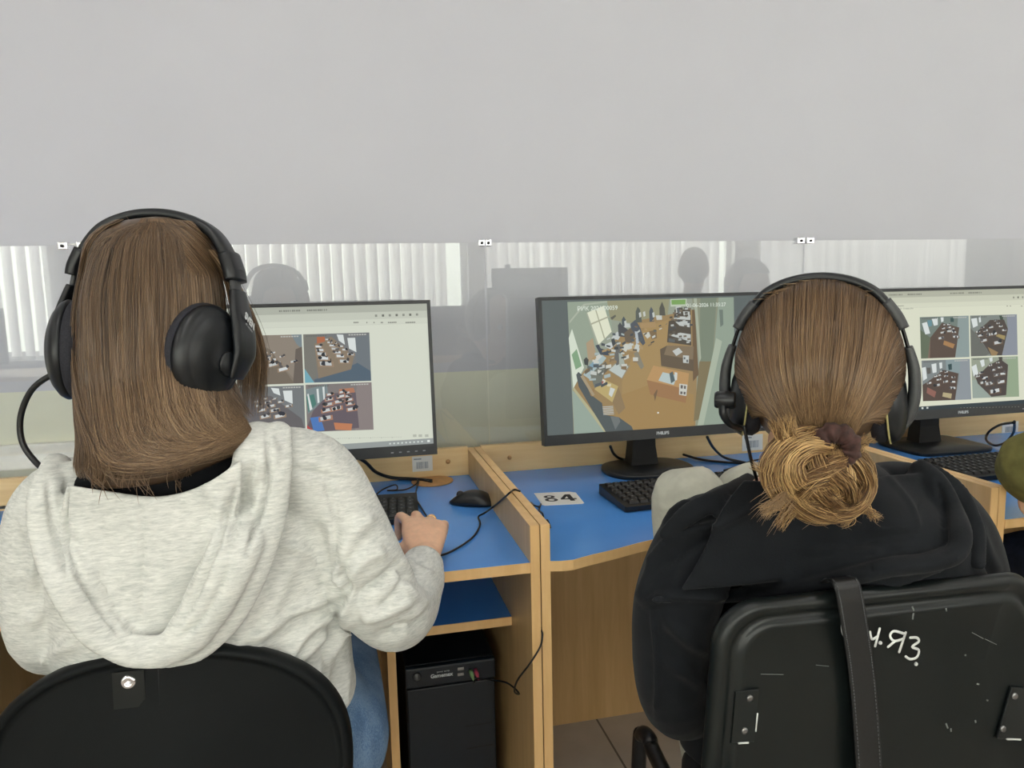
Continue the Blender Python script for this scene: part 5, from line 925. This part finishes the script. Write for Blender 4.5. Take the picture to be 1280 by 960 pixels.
MB().loft([plate(.016, -.012), plate(.012, -.026), plate(.020, -.040), plate(.08, -.044)]).build('back_cushion', M['chair_fabric'], e)
def onback(px, py, lift=.0):
    d = ray(px, py); t = ((C0 - CAM) @ nb) / (d @ nb); q = CAM + d * t
    for _ in range(3):
        x = (q - C0) @ rx; o = C0 + nb * (-.55 * x * x + lift); t = ((o - CAM) @ nb) / (d @ nb); q = CAM + d * t
    return q
def zz(*pts): return [onback(760 + x / 2.4615, 620 + y / 2.4615, .0009) for x, y in pts]
hwm = MB()
for st in (((722, 385), (720, 405), (724, 425), (732, 432)), ((738, 400), (736, 432)), ((806, 418), (812, 440), (830, 432)), ((836, 408), (822, 462)), ((912, 424), (880, 416), (868, 430), (880, 446), (908, 440)), ((884, 446), (862, 464)), ((916, 420), (896, 480)), ((930, 436), (950, 436), (956, 448), (936, 464), (956, 474), (950, 496), (930, 502), (916, 494))):
    hwm.tube(zz(*st), .0016, 8, sub=5, ball=True, flat=.5, ref=nb)
for c in ((838, 452), (948, 517)): q = zz(c)[0]; hwm.lathe([(.0024, -.0005), (.0022, .0006), (0, .0008)], q, nb, 12)
hwm.build('handwritten_lettering', M['chalk_mark'], e)
sf = MB(); rr = random.Random(4)
for x, y, L, a in ((936, 340, 14, 1.2), (940, 360, 20, 1.7), (1040, 345, 10, 1.4), (1135, 578, 7, .2), (1130, 690, 8, 1.4), (1098, 490, 4, 0), (1165, 628, 5, .3), (1120, 420, 40, .5), (1160, 440, 40, .45), (1040, 700, 16, 1.2), (1055, 715, 10, 1.5), (470, 548, 70, .02), (640, 520, 40, .1)):
    thin = L > 30; q = zz((x, y), (x + L * math.cos(a), y + L * math.sin(a))); sf.tube(q, .0004 if thin else .0011, 6, flat=.4, ref=nb)
sf.build('scuff_marks', M['scuff'], e)
for cor, scr in ((((388, 598), (462, 590), (446, 752), (374, 757)), ((436, 622), (420, 722))), (((1235, 585), (1300, 590), (1284, 745), (1190, 742)), ((1250, 615), (1214, 716)))):
    q = [onback(760 + x / 2.4615, 620 + y / 2.4615, .0005) for x, y in cor]; br = MB().prism(q, nb * .004, bev=.001).build('bracket', M['chair_plastic'], e)
    for s in scr: MB().lathe([(.0042, 0), (.004, .0016), (.0018, .002)], onback(760 + s[0] / 2.4615, 620 + s[1] / 2.4615, .0044), nb, 14).build('screw', M['steel'], br)
    lo = MB(); a_, b_ = q[1], q[2]; lo.tube([a_ + (b_ - a_) * .45 + nb * .004, a_ + (b_ - a_) * .8 + nb * .004], .0009, 6); lo.tube([q[3] + (q[2] - q[3]) * .3 + nb * .004, q[3] + (q[2] - q[3]) * .75 + nb * .004], .0012, 6); lo.build('chipped_paint', M['chalk_mark'], br)
q_ = PZ(812, 924, .466); sc0 = V(*(q_ - fy * .19 + rx * .175)[:2], .455)
MB().loft([ellipse_ring(sc0 + V(0, 0, z), rx * .158 * k, fy * .195 * k, 48, 3.4) for k, z in ((.92, -.03), (1, -.02), (1, .0), (.96, .014), (.5, .02))]).build('seat', M['chair_fabric'], e)
for sx in (-1, 1):
    o = C0 + rx * sx * (hw + .004); MB().tube([o - vb * .20 - nb * .012, o - vb * .34 - nb * .014, V(*(sc0 + rx * sx * .19 - fy * .20)[:2], .44), V(*(sc0 + rx * sx * .2 - fy * .25)[:2], .012)], .011, 12, sub=6).build('leg', M['dark_metal'], e)
    ft = V(*q_[:2], 0) - fy * .17 + rx * (.35 if sx > 0 else 0); MB().tube([V(*(ft + fy * .25)[:2], .012), V(*(ft + fy * .22)[:2], .40), V(*(ft + fy * .205)[:2], .452), V(*(ft + fy * .17)[:2], .466), V(*(ft + fy * .13)[:2], .452), V(*(ft - fy * .16)[:2], .425), V(*(ft - fy * .20)[:2], .43)], .0125, 12, sub=6).build('leg', M['dark_metal'], e)
MB().tube([sc0 + rx * -.175 + V(0, 0, -.03), sc0 + rx * .175 + V(0, 0, -.03)], .009, 10).build('seat_bar', M['dark_metal'], e)
# ================================================================ shoulder bag hung over that chair
e = empty('shoulder_bag', onback(1070, 900, .02) * V(1, 1, 0) + V(0, 0, .3), 'black stitched leather bag strap slung over the scribbled chair back', 'bag')
sw = .0165; rings = []; path = [(onback(1052, 900, -.05), 1), (onback(1040, 760, -.052), 1), (onback(1040, 736, -.050) + vb * .004, 1), (onback(1046, 728, -.02) + vb * .004, 1), (onback(1056, 730, .006) + vb * .003, 1), (onback(1062, 745, .010), 1), (onback(1068, 780, .009), 1), (onback(1078, 850, .008), 1), (onback(1086, 960, .010), 1), (onback(1088, 1060, .014), 1)]
cp_ = spline(np.array([p for p, _ in path]), 8); T = np.gradient(cp_, axis=0); T /= np.linalg.norm(T, axis=1)[:, None]; st_ = MB()
for i in range(len(cp_)):
    u = unit(rx - T[i] * (rx @ T[i])); n_ = np.cross(T[i], u); rings.append(ellipse_ring(cp_[i], u * sw, n_ * .0017, 20, 5))
sp_ = st_.loft(rings).build('strap', M['leather_black'], e)
for s in (-1, 1):
    q = MB()
    for i in range(4, len(cp_) - 3):
        u = unit(rx - T[i] * (rx @ T[i])); n_ = np.cross(T[i], u); n_ = n_ if n_ @ nb > 0 or i < 26 else -n_
        a_ = cp_[i] + u * s * sw * .82 + n_ * .0019; b_ = cp_[i + 1] + u * s * sw * .82 + n_ * .0019; 
        for f0 in (.05, .38, .70): q.tube([a_ + (b_ - a_) * f0, a_ + (b_ - a_) * (f0 + .2)], .0006, 5)
    q.build('stitching', M['stitch_grey'], sp_)
bc = onback(1090, 1060, .05); bc = V(bc[0], bc[1], .46)
MB().loft([ellipse_ring(bc + V(0, 0, z), rx * .13 * k, fy * .032 * k, 40, 3.5) for k, z in ((.85, -.22), (.98, -.21), (1, -.1), (.97, .02), (.9, .06), (.5, .066))]).build('bag_body', M['leather_black'], e)
# ================================================================ computer tower
e = empty('computer_tower', V(.176, 1.6, 0), 'dark computer tower standing in the desk under the blue shelf', 'computer')
x0, x1, y0, zt = .084, .270, 1.405, .445
MB().box((x0, y0 + .012, .012), (x1, 1.80, zt), .004).build('case', M['pc_black'], e)
MB().box((x0 + .002, y0, .014), (x1 - .002, y0 + .0118, .398), .003).box((x0, y0 - .004, .402), (x1, y0 + .0118, zt), .004).build('front_panel', M['pc_front'], e)
for x in (x0 + .02, x1 - .02):
    for y in (y0 + .05, 1.76): MB().lathe([(.014, 0), (.016, .012)], (x, y, 0), (0, 0, 1), 16).build('foot', M['matte_black'], e)
fz = lambda px, py: P(px, py, y0 - .0045)
MB().lathe([(.009, 0), (.009, .001), (.0065, .0025), (0, .0028)], fz(521, 846), (0, -1, 0), 22).build('power_button', M['headphone_grey'], e)
q = fz(552, 844); put('front_lettering', text_mesh('Gamemax', .011, q, (1, 0, 0), (0, 0, 1), .0002, bold=.0004), M['label_grey'], e); put('small_lettering', text_mesh('power series', .005, fz(554, 839), (1, 0, 0), (0, 0, 1), .0002), M['label_grey'], e)
for px, py in ((576, 836), (576, 843)):
    q = fz(px, py); MB().box((q[0] - .0065, q[1] - .0006, q[2] - .003), (q[0] + .0065, q[1] + .001, q[2] + .003), .0008).build('usb_port', M['steel'], e)
gm = MB()
for k in range(3): gm.box((x0 + .12, y0 - .0006, .30 - k * .05), (x1 - .01, y0 + .001, .302 - k * .05))
gm.build('panel_groove', M['matte_black'], e)
# ---------------------------------------------------------------- audio lead with its two plugs
e = empty('audio_lead', fz(588, 840), 'thin black audio lead with green and pink plugs hanging to the computer tower', 'cable')
for px, py, k, nm in ((588, 838, 'plug_green', 'green_plug'), (594, 837, 'plug_pink', 'pink_plug')):
    q = fz(px, py); MB().lathe([(.0042, 0), (.0042, .014), (.003, .018), (.002, .026)], q, (.1, -1, -.35), 14).build(nm, M[k], e)
MB().tube([fz(588, 840) + V(.003, -.026, -.01), P(596, 848, 1.36), P(612, 850, 1.345), P(632, 853, 1.31), P(645, 862, 1.27), P(649, 868, 1.24), P(643, 864, 1.22), P(647, 850, 1.19), P(662, 830, 1.176), P(675, 809, 1.176), P(678, 795, 1.179), P(677, 788, 1.186), V(.3135, 1.22, P(677, 788, 1.186)[2] + .012)], .0017, 8, sub=7).build('lead', M['cable_black'], e)
# ================================================================ keyboards
def keyboard(corner, yaw, label, w=.44, d=.148, flip=False):
    """corner: back-right corner on the desk"""
    f, r = yawvec(yaw); O = np.array(corner, float); e = empty('keyboard', O - r * w / 2 - f * d / 2, label, 'keyboard', 'black keyboards on the desks')
    at_ = lambda x, y, z: O - r * x - f * y + V(0, 0, z)
    h0, h1 = .026, .013; prof = lambda x, k: [at_(x, k, .004), at_(x, d - k, .002), at_(x, d - k, h1), at_(x, k, h0)]
    MB().loft([prof(0.0, .003), prof(.003, .0), prof(w - .003, .0), prof(w, .003)], smooth=False).build('keyboard_case', M['black_plastic'], e)
    km = MB(); lg = MB(); rows = [(.010, [(0, .014)] * 0)]
    def key(x, y, kx, ky):
        z = h0 + (h1 - h0) * (y + ky / 2) / d; b = [at_(x, y, z), at_(x + kx, y, z), at_(x + kx, y + ky, z - .0013), at_(x, y + ky, z - .0013)]; t = [at_(x + .002, y + .001, z + .006), at_(x + kx - .002, y + .001, z + .006), at_(x + kx - .002, y + ky - .003, z + .0048), at_(x + .002, y + ky - .003, z + .0048)]
        km.loft([b, t], smooth=False); c = (t[0] + t[1]) / 2 + (t[3] - t[0]) * .35 + V(0, 0, .0001); s = .0022; lg.add([c - r * s - f * s, c + r * s - f * s, c + r * s + f * s, c - r * s + f * s], [(0, 1, 2, 3)])
    p = .0185
    for rw in range(6):
        y = .010 + rw * .0205 + (.004 if rw else 0)
        for k in range(4):
            if rw: key(.008 + k * p, y, .0165, .018)
        for k in range(3): key(.092 + k * p, y, .0165, .018)
        n = 15 if rw < 5 else 0
        for k in range(n): key(.158 + k * p * .985, y, .0163, .018)
        if rw == 5:
            x = .158
            for kw in (.026, .022, .022, .022, .105, .024, .022, .026): key(x, y, kw - .002, .018); x += kw
    km.build('keys', M['key_black'], e); lg.build('key_legends', M['legend_grey'], e)
    MB().tube([at_(w * .45, 0, .012), at_(w * .45, -.03, .006), at_(w * .40, -.07, .004)], .0016, 8, sub=5).build('cable', M['cable_black'], e)
keyboard((.140, 1.612, ZT), 4, 'black keyboard beside the hand with the ring, under the left monitor')
f, r = yawvec(-3); keyboard(np.array((.553, 1.555, ZT)) + r * .44, -3, 'black keyboard in front of the middle monitor, right of the number card')
keyboard(np.array((1.40, 1.545, ZT)) + V(.44, 0, 0), -1, 'black keyboard on the right-hand desk beside the olive sleeve')
# ================================================================ mice
def mouse(name, c, yaw, label, L=.105, Wd=.060, Hm=.036):
    f, r = yawvec(yaw); c = np.array(c, float); e = empty(name, c, label, 'mouse'); m = MB(); rings = []
    for t in np.linspace(0, 1, 22):
        y = -math.cos(PI * t); w = (1 - abs(y) ** 2.3) ** .5 * (1 - .06 * math.cos(y * 2.2)) ; hgt = Hm * (1 - abs(y) ** 1.9) ** .85 * (1 - .10 * y)
        a = np.linspace(0, PI, 18); rings.append(np.array([c + f * y * L / 2 + r * (math.copysign(abs(math.cos(q)) ** .7, math.cos(q)) * max(w, .05) * Wd / 2) + V(0, 0, .002 + max(hgt, .002) * math.sin(q) ** .8) for q in a] + [c + f * y * L / 2 + r * (x * max(w, .05) * Wd / 2) + V(0, 0, .001) for x in (-.6, 0, .6)]))
    m.loft(rings).build('mouse_shell', M['black_plastic'], e)
    MB().lathe([(.0, -.003), (.0085, -.003), (.0095, 0), (.0085, .003), (0, .003)], c + f * L * .27 + V(0, 0, Hm * .66), r, 20).build('scroll_wheel', M['key_black'], e); return e
mouse('computer_mouse', (.262, 1.572, ZT), -62, 'spare black wireless mouse on the blue desk by the wooden divider', .112, .062, .029)
e = mouse('computer_mouse', (.118, 1.262, ZT), 6, 'black corded mouse held under the hand with the ring', .105, .06, .034)
MB().tube([PZ(538, 652, ZT + .012), PZ(530, 640, ZT + .005), PZ(524, 630, ZT + .003), PZ(518, 622, ZT + .003)], .0017, 8, sub=6).build('cable', M['cable_black'], e)
# ================================================================ loose leads on the desks
def lead(pts, r, label, name='lead', tail=(), mat='cable_black'):
    p3 = [PZ(x, y, ZT + z) if z < 5 else PX(x, y, z - 10) for x, y, z in pts] + [np.array(t, float) for t in tail]
    return tag(MB().tube(p3, r, 10, sub=7).build(name, M[mat]), label, 'cable')
lead([(540, 697, .008), (560, 691, .003), (580, 680, .003), (594, 668, .003), (600, 655, .003), (598, 646, .006), (606, 641, .018), (616, 634, 10.293), (628, 624, 10.293), (637, 616, 10.2935), (640, 613.5, .071), (644, 612, .0705), (650, 614, .07)], .002, 'thin black lead running from under the hand up over the twin dividers', 'mouse_lead')
lead([(436, 566, .10), (456, 577, .07), (470, 590, .03), (490, 597, .008), (520, 599, .006), (540, 601, .004)], .0042, 'thick black lead curving from the left monitor into the round grommet', 'monitor_lead')
lead([(440, 598, .005), (480, 598, .005), (515, 598, .005), (540, 603, .004)], .0028, 'black lead lying straight along the rail into the round grommet', 'power_lead')
lead([(466, 622, .004), (478, 612, .003), (494, 606, .012), (496, 612, .003), (484, 613, .003), (506, 612, .003), (520, 605, .004), (522, 600, .005)], .0017, 'thin black lead looping behind the left keyboard', 'keyboard_lead')
lead([(524, 600, .004), (521, 610, .003), (518, 622, .003)], .0016, 'thin black lead dropping from the grommet to the left keyboard', 'keyboard_lead')
lead([(763, 558, .10), (768, 568, .05), (778, 574, .012), (800, 576, .005)], .0034, 'black lead curving down left of the middle monitor stand', 'monitor_lead')
lead([(818, 566, .02), (845, 566, .012), (880, 575, .004), (930, 579, .003), (956, 578, .003)], .0034, 'black lead running right from the middle monitor stand', 'power_lead')
lead([(884, 546, .10), (892, 560, .06), (906, 572, .02), (930, 578, .008), (945, 582, .004)], .0034, 'black lead hanging under the right corner of the middle monitor', 'monitor_lead')
lead([(905, 588, .003), (925, 582, .003), (940, 576, .006), (960, 573, .004)], .0022, 'thin black lead crossing the desk behind the pale knees', 'thin_lead')
lead([(1268, 528, .11), (1250, 531, .07), (1236, 540, .03), (1233, 550, .01), (1244, 557, .008), (1258, 552, .02), (1267, 540, .06), (1268, 527, .11)], .0034, 'black lead looped under the right-hand monitor', 'monitor_lead')
lead([(664, 628, .003), (668, 632, .016), (674, 633, .004), (676, 630, .002), (674, 638, .003), (678, 642, .02), (680, 650, .004), (682, 652, .003), (684, 650, .018), (687, 656, .008), (688, 660, .003)], .0018, 'thin black lead coiled on the blue desk beside the divider near the number card', 'coiled_lead')
lead([(-6, 636, .004), (4, 634, .02), (14, 636, .012), (24, 642, .004)], .0034, 'black lead on the far left desk beside the grey shoulder', 'monitor_lead')
# ================================================================ neighbour at the right edge, only an olive sleeve showing
e = empty('person', V(1.50, .86, 0), 'person in an olive sleeve leaning on the right-hand desk, mostly out of view', 'person')
E3 = V(1.62, .98, 1.17); R3_ = frame(10, 8, 0); b = MB(); head_geo(b, E3, R3_)
b.tube([E3 + R3_ @ V(0, -.02, -.05), V(1.62, .93, 1.02), V(1.62, .92, .92)], [.054, .05, .07], 18, sub=4)
z_ = lambda c, a, d: ellipse_ring(c, V(a, 0, 0), V(0, d, 0), 32, 2.3)
b.loft([z_(V(1.62, .92, .96), .11, .06), z_(V(1.62, .92, .90), .155, .08), z_(V(1.62, .92, .75), .15, .09), z_(V(1.62, .92, .6), .15, .095), z_(V(1.62, .93, .5), .16, .10)])
el = PZ(1297, 629, ZT + .034); wrs = V(1.68, 1.36, ZT + .045)
b.tube([V(1.52, .93, .89), V(1.468, .968, .855), P(1304, 582, 1.10), P(1306, 610, 1.15), el, wrs, wrs + V(.02, .03, .0)], [.042, .042, .042, .038, .030, .025, .024], 16, sub=6, ball=True)
hand_geo(b, wrs + V(.02, .03, 0), V(.3, 1, -.05), V(0, .1, 1), 1, (15, 22, 18), 5, .95)
wr3 = V(1.76, 1.33, ZT + .04); b.tube([V(1.73, .93, .89), V(1.80, .962, .835), V(1.86, 1.02, .74), V(1.83, 1.12, .76), wr3], [.042, .042, .038, .034, .024], 16, sub=6, ball=True); hand_geo(b, wr3, V(-.1, 1, -.05), V(0, .1, 1), -1, (15, 22, 18), 5, .95)
for sx in (-1, 1): b.tube([V(1.62 + sx * .09, .95, .53), V(1.62 + sx * .1, 1.36, .52), V(1.62 + sx * .1, 1.36, .10)], [.07, .052, .036], 16, sub=5, ball=True); b.tube([V(1.62 + sx * .1, 1.36, .10), V(1.62 + sx * .1, 1.38, .05), V(1.62 + sx * .1, 1.46, .045)], [.033, .033, .028], 12, sub=3, ball=True)
put('body', remesh(b, .0045, 2), M['skin'], e); eyes(e, E3, R3_)
h = MB(); h.loft([z_(V(1.62, .92, .985), .09, .065), z_(V(1.62, .92, .955), .14, .085), z_(V(1.62, .92, .89), .175, .105), z_(V(1.62, .92, .75), .17, .112), z_(V(1.62, .93, .58), .175, .118)])
h.tube([V(1.50, .93, .90), V(1.462, .97, .86), P(1303, 578, 1.10), P(1307, 604, 1.14)], [.06, .064, .066, .058], 24, sub=6, ball=True); h.tube([V(1.74, .93, .90), V(1.80, .96, .84), V(1.86, 1.02, .74), V(1.83, 1.12, .76)], [.06, .06, .055, .048], 24, sub=6, ball=True)
put('shirt', remesh(h, .005, 4), M['olive_cloth'], e)
j = MB(); j.loft([z_(V(1.62, .95, .64), .17, .12), z_(V(1.62, .96, .55), .18, .13), z_(V(1.62, .98, .48), .17, .12)])
for sx in (-1, 1): j.tube([V(1.62 + sx * .09, .97, .54), V(1.62 + sx * .1, 1.37, .53), V(1.62 + sx * .1, 1.37, .13)], [.088, .066, .05], 18, sub=6, ball=True); shoe(e, V(1.62 + sx * .1, 1.36, .10), (0, 1), M['shoe_white'])
put('trousers', remesh(j, .006, 3), M['navy_cloth'], e)
hp = MB(); bm = bmesh.new(); bmesh.ops.create_uvsphere(bm, u_segments=40, v_segments=28, radius=1)
for v in [v for v in bm.verts if v.co.y > .35 and v.co.z < .45]: v.co.y = .35
hp.bm(bm, 0, Matrix.Translation(Vector(E3 + R3_ @ V(0, -.012, .03))) @ Matrix(R3_.tolist()).to_4x4() @ Matrix.Diagonal((.084, .108, .112, 1))); put('hair', tint_mesh(hp.fixed(), .3), M['hair_brown'], e)
f, r = yawvec(0); ch = empty('stool', V(1.62, .93, 0), 'plain black stool under the person in the olive sleeve', 'stool')
MB().loft([ellipse_ring(V(1.62, .95, z), V(.2 * k, 0, 0), V(0, .2 * k, 0), 40, 3) for k, z in ((.95, .40), (1, .41), (1, .435), (.95, .445))]).build('seat', M['chair_fabric'], ch)
for sx in (-1, 1):
    for sy in (-1, 1): MB().tube([V(1.62 + sx * .15, .95 + sy * .15, .405), V(1.62 + sx * .18, .95 + sy * .18, 0.004)], .011, 10).build('leg', M['dark_metal'], ch)

# ================================================================ the row of desks by the windows, seen only in the acrylic
e = empty('rear_desk', V(.6, -1.55, 0), 'long desk by the windows, seen only as a reflection in the acrylic', 'desk')
MB().box((-3.2, -1.9, .72), (3.4, -1.25, .745), .002).build('desktop', M['edge_banding'], e)
for x in (-3.15, -1.0, 1.2, 3.3): MB().box((x, -1.85, 0), (x + .03, -1.30, .7195)).build('side_panel', M['panel_laminate'], e)
for x, zt_, lb in ((1.36, 1.365, 'dark monitor by the windows reflected right of the middle dividers'), (-2.42, 1.16, 'dark monitor by the windows reflected at the far left'), (.72, 1.10, 'dark monitor by the windows reflected behind the left-hand screen')):
    e = empty('rear_monitor', V(x, -1.6, .745), lb, 'monitor', 'monitors on the window desk')
    MB().box((x - .29, -1.62, zt_ - .36), (x + .29, -1.59, zt_), .004).build('housing', M['bezel'], e)
    MB().prism([(x - .04, -1.63, .757), (x + .04, -1.63, .757), (x + .03, -1.63, zt_ - .2), (x - .03, -1.63, zt_ - .2)], (0, -.015, 0)).build('stand_neck', M['matte_black'], e)
    MB().loft([ellipse_ring(V(x, -1.63, z), V(.12, 0, 0), V(0, .09, 0), 32, 3) for z in (.7455, .757)]).build('stand_base', M['black_plastic'], e)
    if zt_ > 1.3: MB().box((x - .19, -1.625, zt_), (x - .15, -1.59, zt_ + .028), .006).build('webcam', M['black_plastic'], e)
e = empty('person', V(1.98, -.25, 0), 'person in dark clothes seated behind the photographer, seen only as a reflection', 'person')
Ex = V(1.98, -.22, 1.285); Rx = frame(160, 4, 0); b = MB(); head_geo(b, Ex, Rx); o_ = V(1.98, -.25, 0)
b.tube([Ex + V(0, .02, -.05), o_ + V(0, 0, 1.13), o_ + V(0, 0, 1.0)], [.054, .05, .07], 18, sub=4)
zr_ = lambda z, a, d: ellipse_ring(o_ + V(0, 0, z), V(a, 0, 0), V(0, d, 0), 32, 2.3)
b.loft([zr_(1.07, .10, .06), zr_(1.0, .15, .08), zr_(.8, .14, .09), zr_(.55, .15, .10)])
for sx in (-1, 1):
    w_r = o_ + V(sx * .14, -.34, .70); b.tube([o_ + V(sx * .16, 0, 1.0), o_ + V(sx * .24, -.04, .76), w_r], [.045, .04, .025], 14, sub=5, ball=True); hand_geo(b, w_r, V(-sx * .2, -1, -.2), V(0, -.2, 1), sx, (18, 24, 18), 5, .95)
    b.tube([o_ + V(sx * .09, -.03, .55), o_ + V(sx * .1, -.44, .55), o_ + V(sx * .1, -.44, .10)], [.07, .052, .036], 16, sub=5, ball=True)
put('body', remesh(b, .005, 2), M['skin'], e); eyes(e, Ex, Rx)
h = MB(); h.loft([zr_(1.085, .09, .062), zr_(1.055, .14, .085), zr_(.98, .185, .105), zr_(.8, .17, .112), zr_(.6, .175, .12)])
for sx in (-1, 1): h.tube([o_ + V(sx * .12, 0, 1.02), o_ + V(sx * .19, 0, .98), o_ + V(sx * .25, -.04, .78), o_ + V(sx * .16, -.28, .71)], [.06, .062, .055, .042], 20, sub=6, ball=True)
put('shirt', remesh(h, .006, 4), M['navy_cloth'], e)
j = MB()
for sx in (-1, 1): j.tube([o_ + V(sx * .07, 0, .57), o_ + V(sx * .09, -.03, .56), o_ + V(sx * .1, -.45, .56), o_ + V(sx * .1, -.45, .13)], [.09, .09, .066, .05], 18, sub=6, ball=True); shoe(e, o_ + V(sx * .1, -.44, .10), (0, -1), M['matte_black'])
put('trousers', remesh(j, .006, 3), M['black_jersey'], e)
hp = MB(); bm = bmesh.new(); bmesh.ops.create_uvsphere(bm, u_segments=40, v_segments=28, radius=1)
for v in [v for v in bm.verts if v.co.y > .35 and v.co.z < .45]: v.co.y = .35
hp.bm(bm, 0, Matrix.Translation(Vector(Ex + Rx @ V(0, -.012, .03))) @ Matrix(Rx.tolist()).to_4x4() @ Matrix.Diagonal((.084, .108, .112, 1))); put('hair', tint_mesh(hp.fixed(), .2), M['hair_brown'], e)
ch = empty('stool', V(1.98, -.27, 0), 'plain black stool under the reflected person behind the photographer', 'stool')
MB().loft([ellipse_ring(V(1.98, -.27, z), V(.2 * k, 0, 0), V(0, .2 * k, 0), 40, 3) for k, z in ((.95, .42), (1, .43), (1, .455), (.95, .465))]).build('seat', M['chair_fabric'], ch)
for sx in (-1, 1):
    for sy in (-1, 1): MB().tube([V(1.98 + sx * .15, -.27 + sy * .15, .425), V(1.98 + sx * .18, -.27 + sy * .18, 0.004)], .011, 10).build('leg', M['dark_metal'], ch)
# ================================================================ light, camera, view
wo = bpy.data.worlds.new('sky'); scn.world = wo; wo.use_nodes = True
bg = wo.node_tree.nodes['Background']; bg.inputs['Color'].default_value = (.75, .85, 1, 1); bg.inputs['Strength'].default_value = 1.0
cd = bpy.data.cameras.new('camera'); cam = bpy.data.objects.new('camera', cd); COL.objects.link(cam)
mw = Matrix([list(RM[0]) + [CAM[0]], list(RM[1]) + [CAM[1]], list(RM[2]) + [CAM[2]], [0, 0, 0, 1]]); cam.matrix_world = mw
cd.sensor_fit = 'HORIZONTAL'; cd.sensor_width = 36; cd.lens = F / 1280 * 36; cd.clip_start = .02; cd.clip_end = 60; scn.camera = cam
vs = scn.view_settings; vs.view_transform = 'Standard'; vs.look = 'None'; vs.gamma = 1; vs.exposure = -0.05; vs.use_curve_mapping = False
scn.cycles.max_bounces = 10; scn.cycles.transparent_max_bounces = 16; scn.cycles.use_denoising = True; scn.cycles.caustics_reflective = False; scn.cycles.caustics_refractive = False
